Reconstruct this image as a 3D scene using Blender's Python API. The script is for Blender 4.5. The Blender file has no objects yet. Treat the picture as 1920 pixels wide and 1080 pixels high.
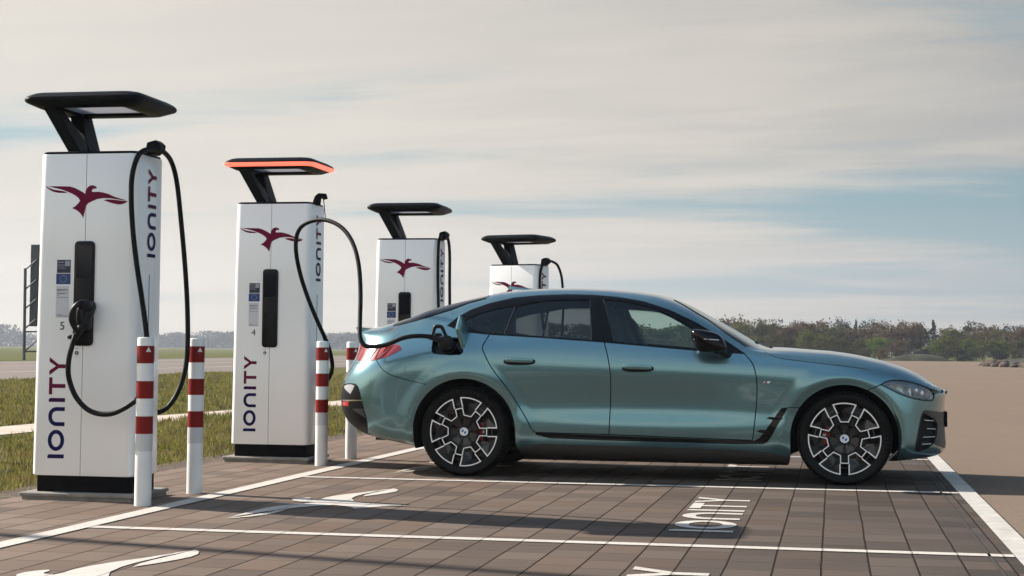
import bpy, bmesh, math, random
import numpy as np
from mathutils import Vector, Matrix, geometry
random.seed(7); RNG = np.random.default_rng(7)
sc = bpy.context.scene; COL = sc.collection
R_ = math.radians
#SHELL BEGIN
CAM = np.array([2.7757, -13.1875, .9731]); CYAW, CPITCH, CROLL, CF, CPY = .1938, .0521, .0089, 3072., 494.9
def cam_basis():
    f = np.array([-math.sin(CYAW)*math.cos(CPITCH), math.cos(CYAW)*math.cos(CPITCH), math.sin(CPITCH)])
    r = np.array([math.cos(CYAW), math.sin(CYAW), 0.]); u = np.cross(r, f)
    c, s = math.cos(CROLL), math.sin(CROLL)
    return c*r+s*u, -s*r+c*u, f
CR, CU, CFW = cam_basis()
def proj(Q):
    d = np.asarray(Q, float)-CAM; z = d@CFW
    return np.stack([960+CF*(d@CR)/z, CPY-CF*(d@CU)/z], -1)
def pxray(x, y): return CFW+CR*(x-960)/CF-CU*(y-CPY)/CF
def atY(x, y, Y): d = pxray(x, y); return CAM+d*(Y-CAM[1])/d[1]
def atX(x, y, X): d = pxray(x, y); return CAM+d*(X-CAM[0])/d[0]
def atZ(x, y, Z=0.): d = pxray(x, y); return CAM+d*(Z-CAM[2])/d[2]

# ---- car body surface: thirteen long lines running tail -> side -> nose, joined by a smooth cross spline
XG = np.arange(-1.6, 4.2, .005)
def smooth(v, sig):
    k = np.arange(-int(4*sig/.005), int(4*sig/.005)+1)*.005; w = np.exp(-.5*(k/sig)**2); w /= w.sum()
    return np.convolve(np.pad(v, len(k)//2, mode='edge'), w, 'valid')
def tab(pts, sig=.09):
    p = np.array(pts, float); return smooth(np.interp(XG, p[:,0], p[:,1]), sig)
XS = [-1.1, -.8, -.4, 0, .5, 1.1, 1.7, 2.2, 2.6, 2.856, 3.2, 3.45, 3.63]
def T(*v, sig=.15): return tab(list(zip(XS, v)), sig)
ROOF = [(-1.12,1.128),(-1.08,1.13),(-.95,1.142),(-.80,1.160),(-.53,1.248),(-.37,1.312),(-.03,1.398),(.17,1.441),(.37,1.462),(.59,1.473),(.81,1.474),(1.03,1.466),
        (1.244,1.449),(1.416,1.426),(1.55,1.387),(1.69,1.325),(1.79,1.268),(1.92,1.198),(2.05,1.124),(2.2,1.032),(2.30,1.010),(2.43,1.006),(2.766,.983),(2.95,.957),
        (3.15,.914),(3.30,.867),(3.416,.816),(3.53,.738),(3.60,.69),(3.64,.66)]
ZC = tab(ROOF, .025)
def roofoff(o): return ZC - T(*o)
KEYS = [  # (x tail, x nose, half width, height)
 (-.90, 3.52, T(.55,.55,.6,.6,.6,.6,.6,.6,.6,.6,.6,.55,.5), T(.34,.27,.2,.17,.13,.12,.12,.12,.12,.14,.165,.19,.21)),
 (-.96, 3.59, T(.80,.82,.84,.85,.83,.83,.83,.83,.84,.85,.84,.80,.75), T(.34,.27,.205,.18,.135,.125,.12,.12,.12,.14,.16,.18,.195)),
 (-1.07, 3.63, T(.87,.885,.90,.905,.89,.89,.89,.89,.90,.905,.90,.86,.83), T(.39,.34,.30,.29,.27,.26,.26,.26,.25,.25,.24,.24,.25)),
 (-1.12, 3.62, T(.90,.905,.915,.922,.922,.922,.922,.922,.922,.918,.905,.88,.85), T(.47,.44,.42,.42,.41,.405,.40,.40,.40,.39,.36,.33,.33)),
 (-1.135, 3.615, T(.91,.915,.92,.925,.892,.881,.881,.893,.915,.92,.905,.88,.86), T(.56,.55,.55,.55,.53,.52,.52,.52,.52,.51,.47,.42,.41)),
 (-1.13, 3.615, T(.91,.925,.935,.94,.915,.897,.895,.905,.93,.93,.91,.885,.87), T(.66,.67,.69,.69,.67,.66,.65,.64,.64,.63,.58,.52,.49)),
 (-1.10, 3.62, T(.90,.925,.945,.955,.94,.935,.935,.935,.94,.935,.905,.88,.87), T(.76,.79,.82,.84,.83,.81,.79,.78,.77,.76,.70,.62,.57)),
 (-1.03, 3.63, T(.87,.885,.91,.93,.92,.91,.91,.91,.92,.91,.88,.86,.85), T(.86,.90,.95,.98,.97,.94,.92,.90,.88,.86,.79,.70,.64)),
 (-1.0, 3.625, T(.80,.815,.835,.855,.87,.87,.865,.86,.86,.85,.82,.80,.79), T(.96,1.01,1.07,1.10,1.085,1.055,1.025,.975,.935,.905,.84,.745,.685)),
 (-1.02, 3.615, T(.74,.74,.74,.745,.755,.76,.765,.77,.765,.76,.73,.71,.70), ZC-T(.055,.075,.115,.135,.17,.185,.16,.035,.033,.033,.036,.035,.015)),
 (-1.05, 3.60, T(.64,.60,.60,.61,.625,.63,.655,.70,.66,.64,.60,.57,.55), ZC-T(.02,.03,.035,.04,.045,.045,.045,.022,.012,.012,.012,.012,.005)),
 (-1.06, 3.595, T(.38,.36,.37,.38,.40,.40,.40,.40,.38,.36,.33,.30,.28), ZC-T(.004,.006,.006,.008,.006,.006,.008,.006,.0,.0,.0,.0,.0)),
 (-1.065, 3.59, T(*[0]*13), ZC-T(*[0]*13)),
]
XT = -1.1; LR, LF, PR, PF = .55, .75, 2.9, 2.6
NK = len(KEYS); CARL = 4.72
def phi(u):   # 0..1 -> 0..1, spacing tightens toward both ends
    a, b = LR/CARL, LF/CARL; th = math.pi/2
    tot = a*th + (1-a-b) + b*th; s = u*tot
    return np.where(s < a*th, a*(1-np.cos(np.clip(s/a, 0, th))),
           np.where(s > tot-b*th, 1-b*(1-np.cos(np.clip((tot-s)/b, 0, th))), a+(s-a*th)))
def endf(t, p): t = np.clip(t, 0, 1); return (1-(1-t)**p)**(1/p)
UG = np.linspace(0, 1, 3001); PH = phi(UG)
KT = np.zeros((NK, 3001, 3))
for i, (xr, xf, yt, zt) in enumerate(KEYS):
    x = xr+(xf-xr)*PH
    y = np.interp(x, XG, yt)*endf((x-xr)/LR, PR)*endf((xf-x)/LF, PF)
    KT[i,:,0] = x; KT[i,:,1] = y; KT[i,:,2] = np.interp(x, XG, zt)
KNOT = np.concatenate([[0]*3, np.linspace(0, 1, NK-2), [1]*3])
def bbasis(v):
    v = np.clip(np.asarray(v, float), 0, 1-1e-9); n = NK; sh = v.shape; v = np.atleast_1d(v)
    N = [np.where((v >= KNOT[i]) & (v < KNOT[i+1]), 1., 0.) for i in range(len(KNOT)-1)]
    for d in range(1, 4):
        M = []
        for i in range(len(KNOT)-1-d):
            a = KNOT[i+d]-KNOT[i]; b = KNOT[i+d+1]-KNOT[i+1]
            t = 0
            if a > 0: t = t+(v-KNOT[i])/a*N[i]
            if b > 0: t = t+(KNOT[i+d+1]-v)/b*N[i+1]
            M.append(t+np.zeros_like(v))
        N = M
    return np.stack(N[:n], -1).reshape(sh+(n,))
WHEELS = [(0., .345), (2.856, .345)]
def sstep(a, b, x): t = np.clip((x-a)/(b-a), 0, 1); return t*t*(3-2*t)
def surf0(u, v):
    u = np.clip(np.asarray(u, float), 0, 1); B = bbasis(v)
    f = u*3000; i0 = np.clip(f.astype(int), 0, 2999); w = (f-i0)[..., None]
    out = 0
    for k in range(NK):
        out = out + B[..., k:k+1]*(KT[k][i0]*(1-w)+KT[k][i0+1]*w)
    return out
def surf(u, v):     # near side of the car is -y
    P = surf0(u, v); x, y, z = P[..., 0], P[..., 1], P[..., 2]
    for xw, zw in WHEELS:      # flared lip round each wheel arch
        r = np.hypot(x-xw, z-zw); side = sstep(.6, .8, y)
        y = y + side*(.014*(1-sstep(.44, .56, r)) - .016*(1-sstep(.385, .45, r)))*sstep(.16, .3, z)
    return np.stack([x, -y, z], -1)
def normal(u, v):
    e = 4e-4
    u1, u0, v1, v0 = np.clip(u+e, 0, 1), np.clip(u-e, 0, 1), np.clip(v+e*2, 0, .9999), np.clip(v-e*2, 0, 1)
    a = surf(u1, v)-surf(u0, v); b = surf(u, v1)-surf(u, v0)
    n = np.cross(a, b); l = np.linalg.norm(n, axis=-1, keepdims=True)
    n = np.where(l > 1e-12, n/np.maximum(l, 1e-12), np.array([0, 0, 1.]))
    return n
GU, GV = np.meshgrid(np.linspace(0, 1, 260), np.linspace(0, .995, 130), indexing='ij')
GP = surf(GU, GV); GPX = proj(GP); GN = normal(GU, GV)
GVIS = ((CAM-GP)*GN).sum(-1) > 0
def invert(target, mode='px'):
    tgt = np.array(target, float)
    F = GPX if mode == 'px' else GP[..., [0, 2]]
    d = ((F-tgt)**2).sum(-1)
    d = np.where(GVIS, d, d+1e6) if mode == 'px' else np.where(GN[...,1] < .05, d, d+1e6)
    k = np.unravel_index(np.argmin(d), d.shape); u, v = GU[k], GV[k]
    fn = (lambda a, b: proj(surf(a, b))) if mode == 'px' else (lambda a, b: surf(a, b)[..., [0, 2]])
    best = (float(d[k]) % 1e6, u, v)
    for _ in range(7):
        f0 = fn(u, v); h = 1e-4
        J = np.stack([(fn(min(u+h, 1), v)-fn(u-h, v))/(min(u+h, 1)-u+h), (fn(u, v+h)-fn(u, v-h))/(2*h)], -1)
        try: s = np.linalg.solve(J, tgt-f0)
        except Exception: break
        s = np.clip(s, -.01, .01); u, v = float(np.clip(u+s[0], 0, 1)), float(np.clip(v+s[1], 0, .995))
        e = float(((fn(u, v)-tgt)**2).sum())
        if e < best[0]: best = (e, u, v)
        if e < 1e-7: break
    return best[1], best[2]
#SHELL END

# ------------------------------------------------------------------ camera
cd = bpy.data.cameras.new('camera'); cam = bpy.data.objects.new('camera', cd); COL.objects.link(cam)
cd.sensor_width = 36; cd.lens = 36*CF/1920; cd.shift_y = -(540-CPY)/1920; cd.clip_start = .1; cd.clip_end = 9000
M3 = Matrix((CR, CU, -CFW)).transposed(); cam.matrix_world = Matrix.Translation(CAM) @ M3.to_4x4()
sc.camera = cam
# ------------------------------------------------------------------ light
SUN_EL, SUN_AZ = R_(33), math.atan2(.245, -.97)      # azimuth measured from +x
sdir = Vector((math.cos(SUN_EL)*math.cos(SUN_AZ), math.cos(SUN_EL)*math.sin(SUN_AZ), math.sin(SUN_EL)))
sl = bpy.data.lights.new('sun', 'SUN'); sl.energy = 5.0; sl.angle = R_(.6); sl.color = (1, .93, .84)
so = bpy.data.objects.new('sun', sl); COL.objects.link(so); so.rotation_euler = sdir.to_track_quat('Z', 'Y').to_euler(); so.location = (-40, 10, 40)
sc.view_settings.view_transform = 'Standard'; sc.view_settings.look = 'None'; sc.view_settings.exposure = 1.0; sc.view_settings.gamma = 1
sc.render.resolution_x, sc.render.resolution_y = 1024, 576
# ------------------------------------------------------------------ node helpers
class NT:
    def __init__(s, tree): s.t = tree; s.n = tree.nodes; s.l = tree.links
    def new(s, typ, **kw):
        n = s.n.new(typ)
        for k, v in kw.items(): setattr(n, k, v)
        return n
    def put(s, inp, val):
        if isinstance(val, bpy.types.NodeSocket): s.l.new(val, inp)
        elif val is not None:
            if inp.type == 'RGBA' and len(val) == 3: val = (*val, 1)
            inp.default_value = val
    def math(s, op, a, b=None, c=None, clamp=False):
        n = s.new('ShaderNodeMath', operation=op, use_clamp=clamp)
        for i, x in enumerate((a, b, c)):
            if x is not None: s.put(n.inputs[i], x)
        return n.outputs[0]
    def vmath(s, op, a, b=None, out=0):
        n = s.new('ShaderNodeVectorMath', operation=op)
        s.put(n.inputs[0], a)
        if b is not None: s.put(n.inputs[1], b)
        return n.outputs[out]
    def mix(s, f, a, b, mode='MIX'):
        n = s.new('ShaderNodeMix', data_type='RGBA', blend_type=mode); s.put(n.inputs[0], f); s.put(n.inputs[6], a); s.put(n.inputs[7], b); return n.outputs[2]
    def noise(s, vec, scale, detail=4, rough=.55, out=0, dist=0.):
        n = s.new('ShaderNodeTexNoise'); s.put(n.inputs['Vector'], vec); n.inputs['Scale'].default_value = scale; n.inputs['Detail'].default_value = detail
        n.inputs['Roughness'].default_value = rough; n.inputs['Distortion'].default_value = dist; return n.outputs[out]
    def white(s, vec, out=0, dim='3D'):
        n = s.new('ShaderNodeTexWhiteNoise', noise_dimensions=dim); s.put(n.inputs['Vector'], vec); return n.outputs[out]
    def ramp(s, f, stops, interp='LINEAR'):
        n = s.new('ShaderNodeValToRGB'); s.put(n.inputs[0], f); e = n.color_ramp.elements; n.color_ramp.interpolation = interp
        while len(e) < len(stops): e.new(.5)
        for k, (p, c) in enumerate(stops): e[k].position = p; e[k].color = (*c, 1) if len(c) == 3 else c
        return n.outputs[0]
    def rng(s, v, a, b, c=0., d=1., smooth=False):
        n = s.new('ShaderNodeMapRange', interpolation_type='SMOOTHSTEP' if smooth else 'LINEAR'); s.put(n.inputs[0], v)
        for i, x in enumerate((a, b, c, d)): s.put(n.inputs[i+1], x)
        return n.outputs[0]
    def sep(s, v): n = s.new('ShaderNodeSeparateXYZ'); s.put(n.inputs[0], v); return n.outputs
    def comb(s, x, y, z=0.):
        n = s.new('ShaderNodeCombineXYZ')
        for i, a in enumerate((x, y, z)): s.put(n.inputs[i], a)
        return n.outputs[0]
    def mapping(s, v, scale=(1, 1, 1), rot=(0, 0, 0), loc=(0, 0, 0)):
        n = s.new('ShaderNodeMapping'); s.put(n.inputs[0], v); n.inputs[3].default_value = scale; n.inputs[2].default_value = rot; n.inputs[1].default_value = loc; return n.outputs[0]
    def bump(s, h, strength=.3, dist=.01):
        n = s.new('ShaderNodeBump'); n.inputs['Strength'].default_value = strength; n.inputs['Distance'].default_value = dist; s.put(n.inputs['Height'], h); return n.outputs[0]
MATS = {}
def mat(name, color=(.5, .5, .5), rough=.5, metal=0., coat=0., spec=.5, bump=None, fn=None, emit=None, es=0., noise=.0, nscale=20., coatr=.03):
    m = bpy.data.materials.new(name); m.use_nodes = True; t = NT(m.node_tree); b = t.n['Principled BSDF']
    b.inputs['Base Color'].default_value = (*color, 1); b.inputs['Roughness'].default_value = rough; b.inputs['Metallic'].default_value = metal
    b.inputs['Coat Weight'].default_value = coat; b.inputs['Coat Roughness'].default_value = coatr; b.inputs['Specular IOR Level'].default_value = spec
    tc = t.new('ShaderNodeTexCoord').outputs['Object']
    if noise:
        f = t.noise(tc, nscale, 5); lo = tuple(c*(1-noise) for c in color); hi = tuple(min(1, c*(1+noise)) for c in color)
        t.put(b.inputs['Base Color'], t.mix(t.rng(f, .3, .7), lo, hi))
        t.put(b.inputs['Roughness'], t.rng(t.noise(tc, nscale*.6, 4), .3, .7, max(0, rough-.08), min(1, rough+.08)))
    if bump: t.put(b.inputs['Normal'], t.bump(t.noise(tc, bump[0], 5), bump[1], bump[2]))
    if emit: b.inputs['Emission Color'].default_value = (*emit, 1); b.inputs['Emission Strength'].default_value = es
    if fn: fn(t, b, tc)
    MATS[name] = m; return m
# ------------------------------------------------------------------ sky
w = bpy.data.worlds.new('World'); sc.world = w; w.use_nodes = True
t = NT(w.node_tree); bg = t.n['Background']
sky = t.new('ShaderNodeTexSky', sky_type='NISHITA', sun_disc=False); sky.sun_elevation = SUN_EL; sky.sun_rotation = math.pi/2-SUN_AZ
sky.air_density = 1.2; sky.dust_density = 2.5; sky.ozone_density = 1.2; sky.altitude = 300
gen = t.new('ShaderNodeTexCoord').outputs['Generated']; X, Y, Z = t.sep(gen)
el = t.math('MAXIMUM', Z, 0.)
# cloud sheet seen in perspective: direction projected on a high plane, streaks lie across the view
inv = t.math('DIVIDE', 1., t.math('ADD', el, .085))
px_, py_ = t.math('MULTIPLY', X, inv), t.math('MULTIPLY', Y, inv)
pl = t.mapping(t.comb(px_, py_), scale=(.30, .80, 1), rot=(0, 0, R_(-7)), loc=(3.1, 1.7, 0))
wob = t.vmath('MULTIPLY', t.noise(pl, .8, 3, .5, out=1), (.9, .6, 0)); pw = t.vmath('ADD', pl, wob)
n1 = t.noise(pw, 1.0, 8, .56); n2 = t.noise(pw, 3.1, 7, .6); n3 = t.noise(t.vmath('ADD', pw, (7.3, 2.2, 0)), .75, 5, .5)
cov = t.math('ADD', t.math('MULTIPLY', n1, .8), t.math('MULTIPLY', n2, .2))
toward = t.vmath('DOT_PRODUCT', gen, tuple(Vector((sdir.x, sdir.y, 0)).normalized()), out=1)
warm = t.rng(toward, -.15, .60, 0, 1, True)
cov = t.math('ADD', cov, t.math('MULTIPLY', warm, .10))
gap = t.math('MULTIPLY', t.math('MULTIPLY', t.rng(Z, .015, .05, 0, 1, True), t.rng(Z, .07, .115, 1, 0, True)), t.math('SUBTRACT', 1., warm)); cov = t.math('SUBTRACT', cov, t.math('MULTIPLY', gap, .13))
cm = t.rng(cov, .41, .57, 0., 1., True)
nsky = t.vmath('MULTIPLY', sky.outputs[0], (.060, .060, .060))
blue = t.mix(.88, nsky, (.118, .215, .255))
ccol = t.mix(t.rng(n2, .36, .62, 0, 1, True), (.255, .246, .232), (.385, .350, .305))
ccol = t.mix(t.rng(n3, .40, .60, 0, .8, True), ccol, (.205, .212, .220))
ccol = t.mix(t.math('MULTIPLY', warm, .8), ccol, (.385, .350, .305))
base = t.mix(t.math('MULTIPLY', cm, .94), blue, ccol)
hz = t.rng(Z, .0, .12, 1., 0., True)
base = t.mix(t.math('MULTIPLY', hz, .55), base, t.mix(warm, (.225, .235, .245), (.40, .35, .29)))
hi = t.rng(Y, -.4, .4, .60, .44, True); topd = t.rng(Z, .24, hi, 0., .88, True)             # sky overhead dimmed to deep blue so ground shadows darken
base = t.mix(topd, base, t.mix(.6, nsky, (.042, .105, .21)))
lum = t.rng(toward, .12, .70, .80, 1.08); base = t.vmath('MULTIPLY', base, t.comb(lum, lum, lum))
back = t.rng(Y, -.45, .35, 1., 0., True)           # sky behind the camera brightened, added fill for pillars and car side
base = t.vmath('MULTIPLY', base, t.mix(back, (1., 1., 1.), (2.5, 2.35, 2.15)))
low = t.rng(Z, -.02, 0., 0., 1.)
base = t.mix(low, (.10, .09, .08), base)
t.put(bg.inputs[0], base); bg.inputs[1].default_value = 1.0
# ------------------------------------------------------------------ object helpers
def tag(o, label=None, cat=None, group=None, kind=None):
    if label: o['label'] = label
    if cat: o['category'] = cat
    if group: o['group'] = group
    if kind: o['kind'] = kind
    return o
def empty(name, loc=(0, 0, 0), rz=0., label=None, cat=None, group=None):
    o = bpy.data.objects.new(name, None); o.empty_display_size = .1; o.location = loc; o.rotation_euler = (0, 0, rz); COL.objects.link(o)
    return tag(o, label, cat, group)
def link(name, me, m=None, parent=None, loc=None):
    for x in (m if isinstance(m, (list, tuple)) else [m]):
        if x is not None: me.materials.append(x)
    o = bpy.data.objects.new(name, me); COL.objects.link(o)
    if parent is not None: o.parent = parent
    if loc is not None: o.location = loc
    return o
class MB:
    def __init__(s): s.v = []; s.f = []; s.mi = []
    def add(s, vs, fs, mi=0):
        b = len(s.v); s.v += [tuple(float(c) for c in p) for p in vs]; s.f += [tuple(b+i for i in f) for f in fs]; s.mi += [mi]*len(fs); return s
    def box(s, c, d, mi=0, rz=0.):
        hx, hy, hz = d[0]/2, d[1]/2, d[2]/2; ca, sa = math.cos(rz), math.sin(rz)
        vs = [(c[0]+x*ca-y*sa, c[1]+x*sa+y*ca, c[2]+z) for x in (-hx, hx) for y in (-hy, hy) for z in (-hz, hz)]
        return s.add(vs, [(0,1,3,2),(4,6,7,5),(0,4,5,1),(2,3,7,6),(0,2,6,4),(1,5,7,3)], mi)
    def rings(s, rings, close=True, cap0=True, cap1=True, mi=0):
        n = len(rings[0]); b = []; vs = [p for r in rings for p in r]; fs = []
        for i in range(len(rings)-1):
            for j in range(n if close else n-1):
                k = (j+1) % n; fs.append((i*n+j, i*n+k, (i+1)*n+k, (i+1)*n+j))
        if cap0: fs.append(tuple(reversed(range(n))))
        if cap1: fs.append(tuple(range((len(rings)-1)*n, len(rings)*n)))
        return s.add(vs, fs, mi)
    def tube(s, pts, r, n=10, mi=0, cap=True):
        P = [Vector(p) for p in pts]; rr = r if isinstance(r, (list, tuple)) else [r]*len(P); up = None; rings = []
        for i, p in enumerate(P):
            d = (P[min(i+1, len(P)-1)]-P[max(i-1, 0)]).normalized()
            if up is None: up = d.orthogonal().normalized()
            up = (up-d*up.dot(d)).normalized(); sd = d.cross(up)
            rings.append([p+(up*math.cos(a)+sd*math.sin(a))*rr[i] for a in (2*math.pi*k/n for k in range(n))])
        return s.rings(rings, True, cap, cap, mi)
    def prism(s, poly, f, a, b, mi=0):      # f(p, t) maps outline point p and depth t to 3-D
        n = len(poly); vs = [f(p, a) for p in poly]+[f(p, b) for p in poly]
        fs = [tuple(reversed(range(n))), tuple(range(n, 2*n))]+[(i, (i+1) % n, n+(i+1) % n, n+i) for i in range(n)]
        return s.add(vs, fs, mi)
    def superell(s, c, r, e=.5, e2=None, nu=24, nv=14, mi=0, fn=None):
        e2 = e if e2 is None else e2; sp = lambda x, p: math.copysign(abs(x)**p, x); rings = []
        for i in range(nv+1):
            a = -math.pi/2+math.pi*(i+.0)/nv; a = max(-1.56, min(1.56, a)); ring = []
            for j in range(nu):
                b = 2*math.pi*j/nu; p = [sp(math.cos(a), e)*sp(math.cos(b), e2)*r[0], sp(math.cos(a), e)*sp(math.sin(b), e2)*r[1], sp(math.sin(a), e)*r[2]]
                if fn: p = fn(p)
                ring.append((c[0]+p[0], c[1]+p[1], c[2]+p[2]))
            rings.append(ring)
        return s.rings(rings, mi=mi)
    def build(s, name, m=None, parent=None, smooth=True, angle=35, off=None, bevel=0.):
        me = bpy.data.meshes.new(name); vs = s.v
        if off is not None: vs = [(a-off[0], b-off[1], c-off[2]) for a, b, c in vs]
        me.from_pydata(vs, [], s.f); me.polygons.foreach_set('material_index', s.mi)
        bm = bmesh.new(); bm.from_mesh(me); bmesh.ops.recalc_face_normals(bm, faces=bm.faces)
        if bevel:
            es = [e for e in bm.edges if len(e.link_faces) == 2 and e.calc_face_angle(0) > R_(30)]
            bmesh.ops.bevel(bm, geom=es, offset=bevel, segments=2, affect='EDGES', profile=.6, clamp_overlap=True)
        if smooth:
            for f in bm.faces: f.smooth = True
            for e in bm.edges:
                if len(e.link_faces) == 2 and e.calc_face_angle(0) > R_(angle): e.smooth = False
        bm.to_mesh(me); bm.free(); return link(name, me, m, parent)
def spl(pts, k=8):     # Catmull-Rom through points
    P = [np.array(p, float) for p in pts]; P = [2*P[0]-P[1]]+P+[2*P[-1]-P[-2]]; out = []
    for i in range(1, len(P)-2):
        for j in range(k):
            u = j/k; out.append(.5*((2*P[i])+(-P[i-1]+P[i+1])*u+(2*P[i-1]-5*P[i]+4*P[i+1]-P[i+2])*u*u+(-P[i-1]+3*P[i]-3*P[i+1]+P[i+2])*u**3))
    out.append(P[-2]); return out
def rrect(x0, x1, y0, y1, r, n=5):
    out = []
    for cx, cy, a in ((x1-r, y1-r, 0), (x0+r, y1-r, 90), (x0+r, y0+r, 180), (x1-r, y0+r, 270)):
        out += [(cx+r*math.cos(R_(a+90*k/n)), cy+r*math.sin(R_(a+90*k/n))) for k in range(n+1)]
    return out
def copy_tree(o, parent=None):
    c = o.copy(); COL.objects.link(c)
    if parent is not None: c.parent = parent
    for ch in list(o.children): copy_tree(ch, c)
    return c
def text_mesh(txt, size, ext=.0008):
    cu = bpy.data.curves.new('txt', 'FONT'); cu.body = txt; cu.size = size; cu.extrude = ext; cu.align_x = 'CENTER'; cu.align_y = 'CENTER'
    o = bpy.data.objects.new('txt', cu); COL.objects.link(o); dg = bpy.context.evaluated_depsgraph_get(); dg.update()
    me = bpy.data.meshes.new_from_object(o.evaluated_get(dg)); vs = [tuple(v.co) for v in me.vertices]; fs = [tuple(p.vertices) for p in me.polygons]
    bpy.data.objects.remove(o); bpy.data.curves.remove(cu); bpy.data.meshes.remove(me); return vs, fs
# lettering of the charging network: strokes of the word, unit cap height, returned as quads (2-D)
def stroke(pts, wd):
    P = [np.array(p, float) for p in pts]; L, Rr = [], []
    for i, p in enumerate(P):
        d0 = P[i]-P[i-1] if i else P[1]-P[0]; d1 = P[i+1]-P[i] if i < len(P)-1 else d0
        d0 = d0/np.linalg.norm(d0); d1 = d1/np.linalg.norm(d1); n0 = np.array([-d0[1], d0[0]]); n1 = np.array([-d1[1], d1[0]]); m = n0+n1; m /= np.linalg.norm(m); k = 1/max(.4, m@n0)
        L.append(p+m*k*wd/2); Rr.append(p-m*k*wd/2)
    return [[Rr[i], Rr[i+1], L[i+1], L[i]] for i in range(len(P)-1)]
def word():
    S = .225; q = []
    q.append((0, [[(0, 0), (S, 0), (S, .93), (S*.6, 1), (0, 1)]]))
    c = (1.02, .5); q.append((1, stroke([(c[0]+(.6-S/2)*math.cos(a), c[1]+(.5-S/2)*math.sin(a)) for a in np.linspace(0, 2*math.pi, 49)], S)))
    x0, x1 = 1.83+S/2, 2.91-S/2; arc = [(x0, 0), (x0, .5)]+[(x0+.38-.38*math.cos(a), .5+.385*math.sin(a)) for a in np.linspace(.15, math.pi/2, 8)]+[(x1-.38+.38*math.sin(a), .5+.385*math.cos(a)) for a in np.linspace(0.05, math.pi/2, 8)]+[(x1, 0)]
    q.append((1.5, stroke(arc, S)))
    q.append((2, [[(3.2, 0), (3.2+S, 0), (3.2+S, .93), (3.2+S*.6, 1), (3.2, 1)]]))
    q.append((3, [[(3.62, .8), (4.60, .8), (4.60, 1), (3.62, 1)], [(4.11-S/2, 0), (4.11+S/2, 0), (4.11+S/2, .797), (4.11-S/2, .797)]]))
    q.append((3, [[(5.235-S/2, 0), (5.235+S/2, 0), (5.235+S/2, .44), (5.235-S/2, .44)], [(5.235-S/2, .442), (5.235+S/2, .442), (4.98, 1), (4.72, 1)], [(5.235+S*.02, .60), (5.235+S/2, .444), (5.75, 1), (5.49, 1)]]))
    return q
WORD = word()
BIRD = [  # outline pieces of the emblem, 1 unit wide, y up, origin at its middle (traced pixels)
 [(232,541),(262,540),(300,541),(338,542),(362,549),(385,560),(402,569),(413,577),(413,566),(417,554),(426,544),(438,538),(450,538),(461,542),(468,549),(463,553),(452,553),(446,557),(443,566),(455,568),(475,567),(500,571),(525,578),(550,589),(575,597),(600,604),(612,608),(590,606),(565,602),(530,597),(500,596),(470,600),(445,610),(428,618),(418,630),(413,650),(405,685),(399,674),(388,661),(372,649),(350,640),(365,632),(378,620),(388,607),(380,594),(366,584),(350,575),(330,567),(300,556),(270,549)],
 [(219,537),(240,549),(262,556),(295,561),(312,564),(328,570),(305,571),(280,570),(258,565),(240,557),(228,549)],
 [(500,605),(520,602),(545,603),(575,607),(600,609),(617,611),(605,619),(590,624),(572,625),(550,621),(525,614)]]
BIRD = [[((x-418)/398, (600-y)/398) for x, y in p] for p in BIRD]
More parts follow.
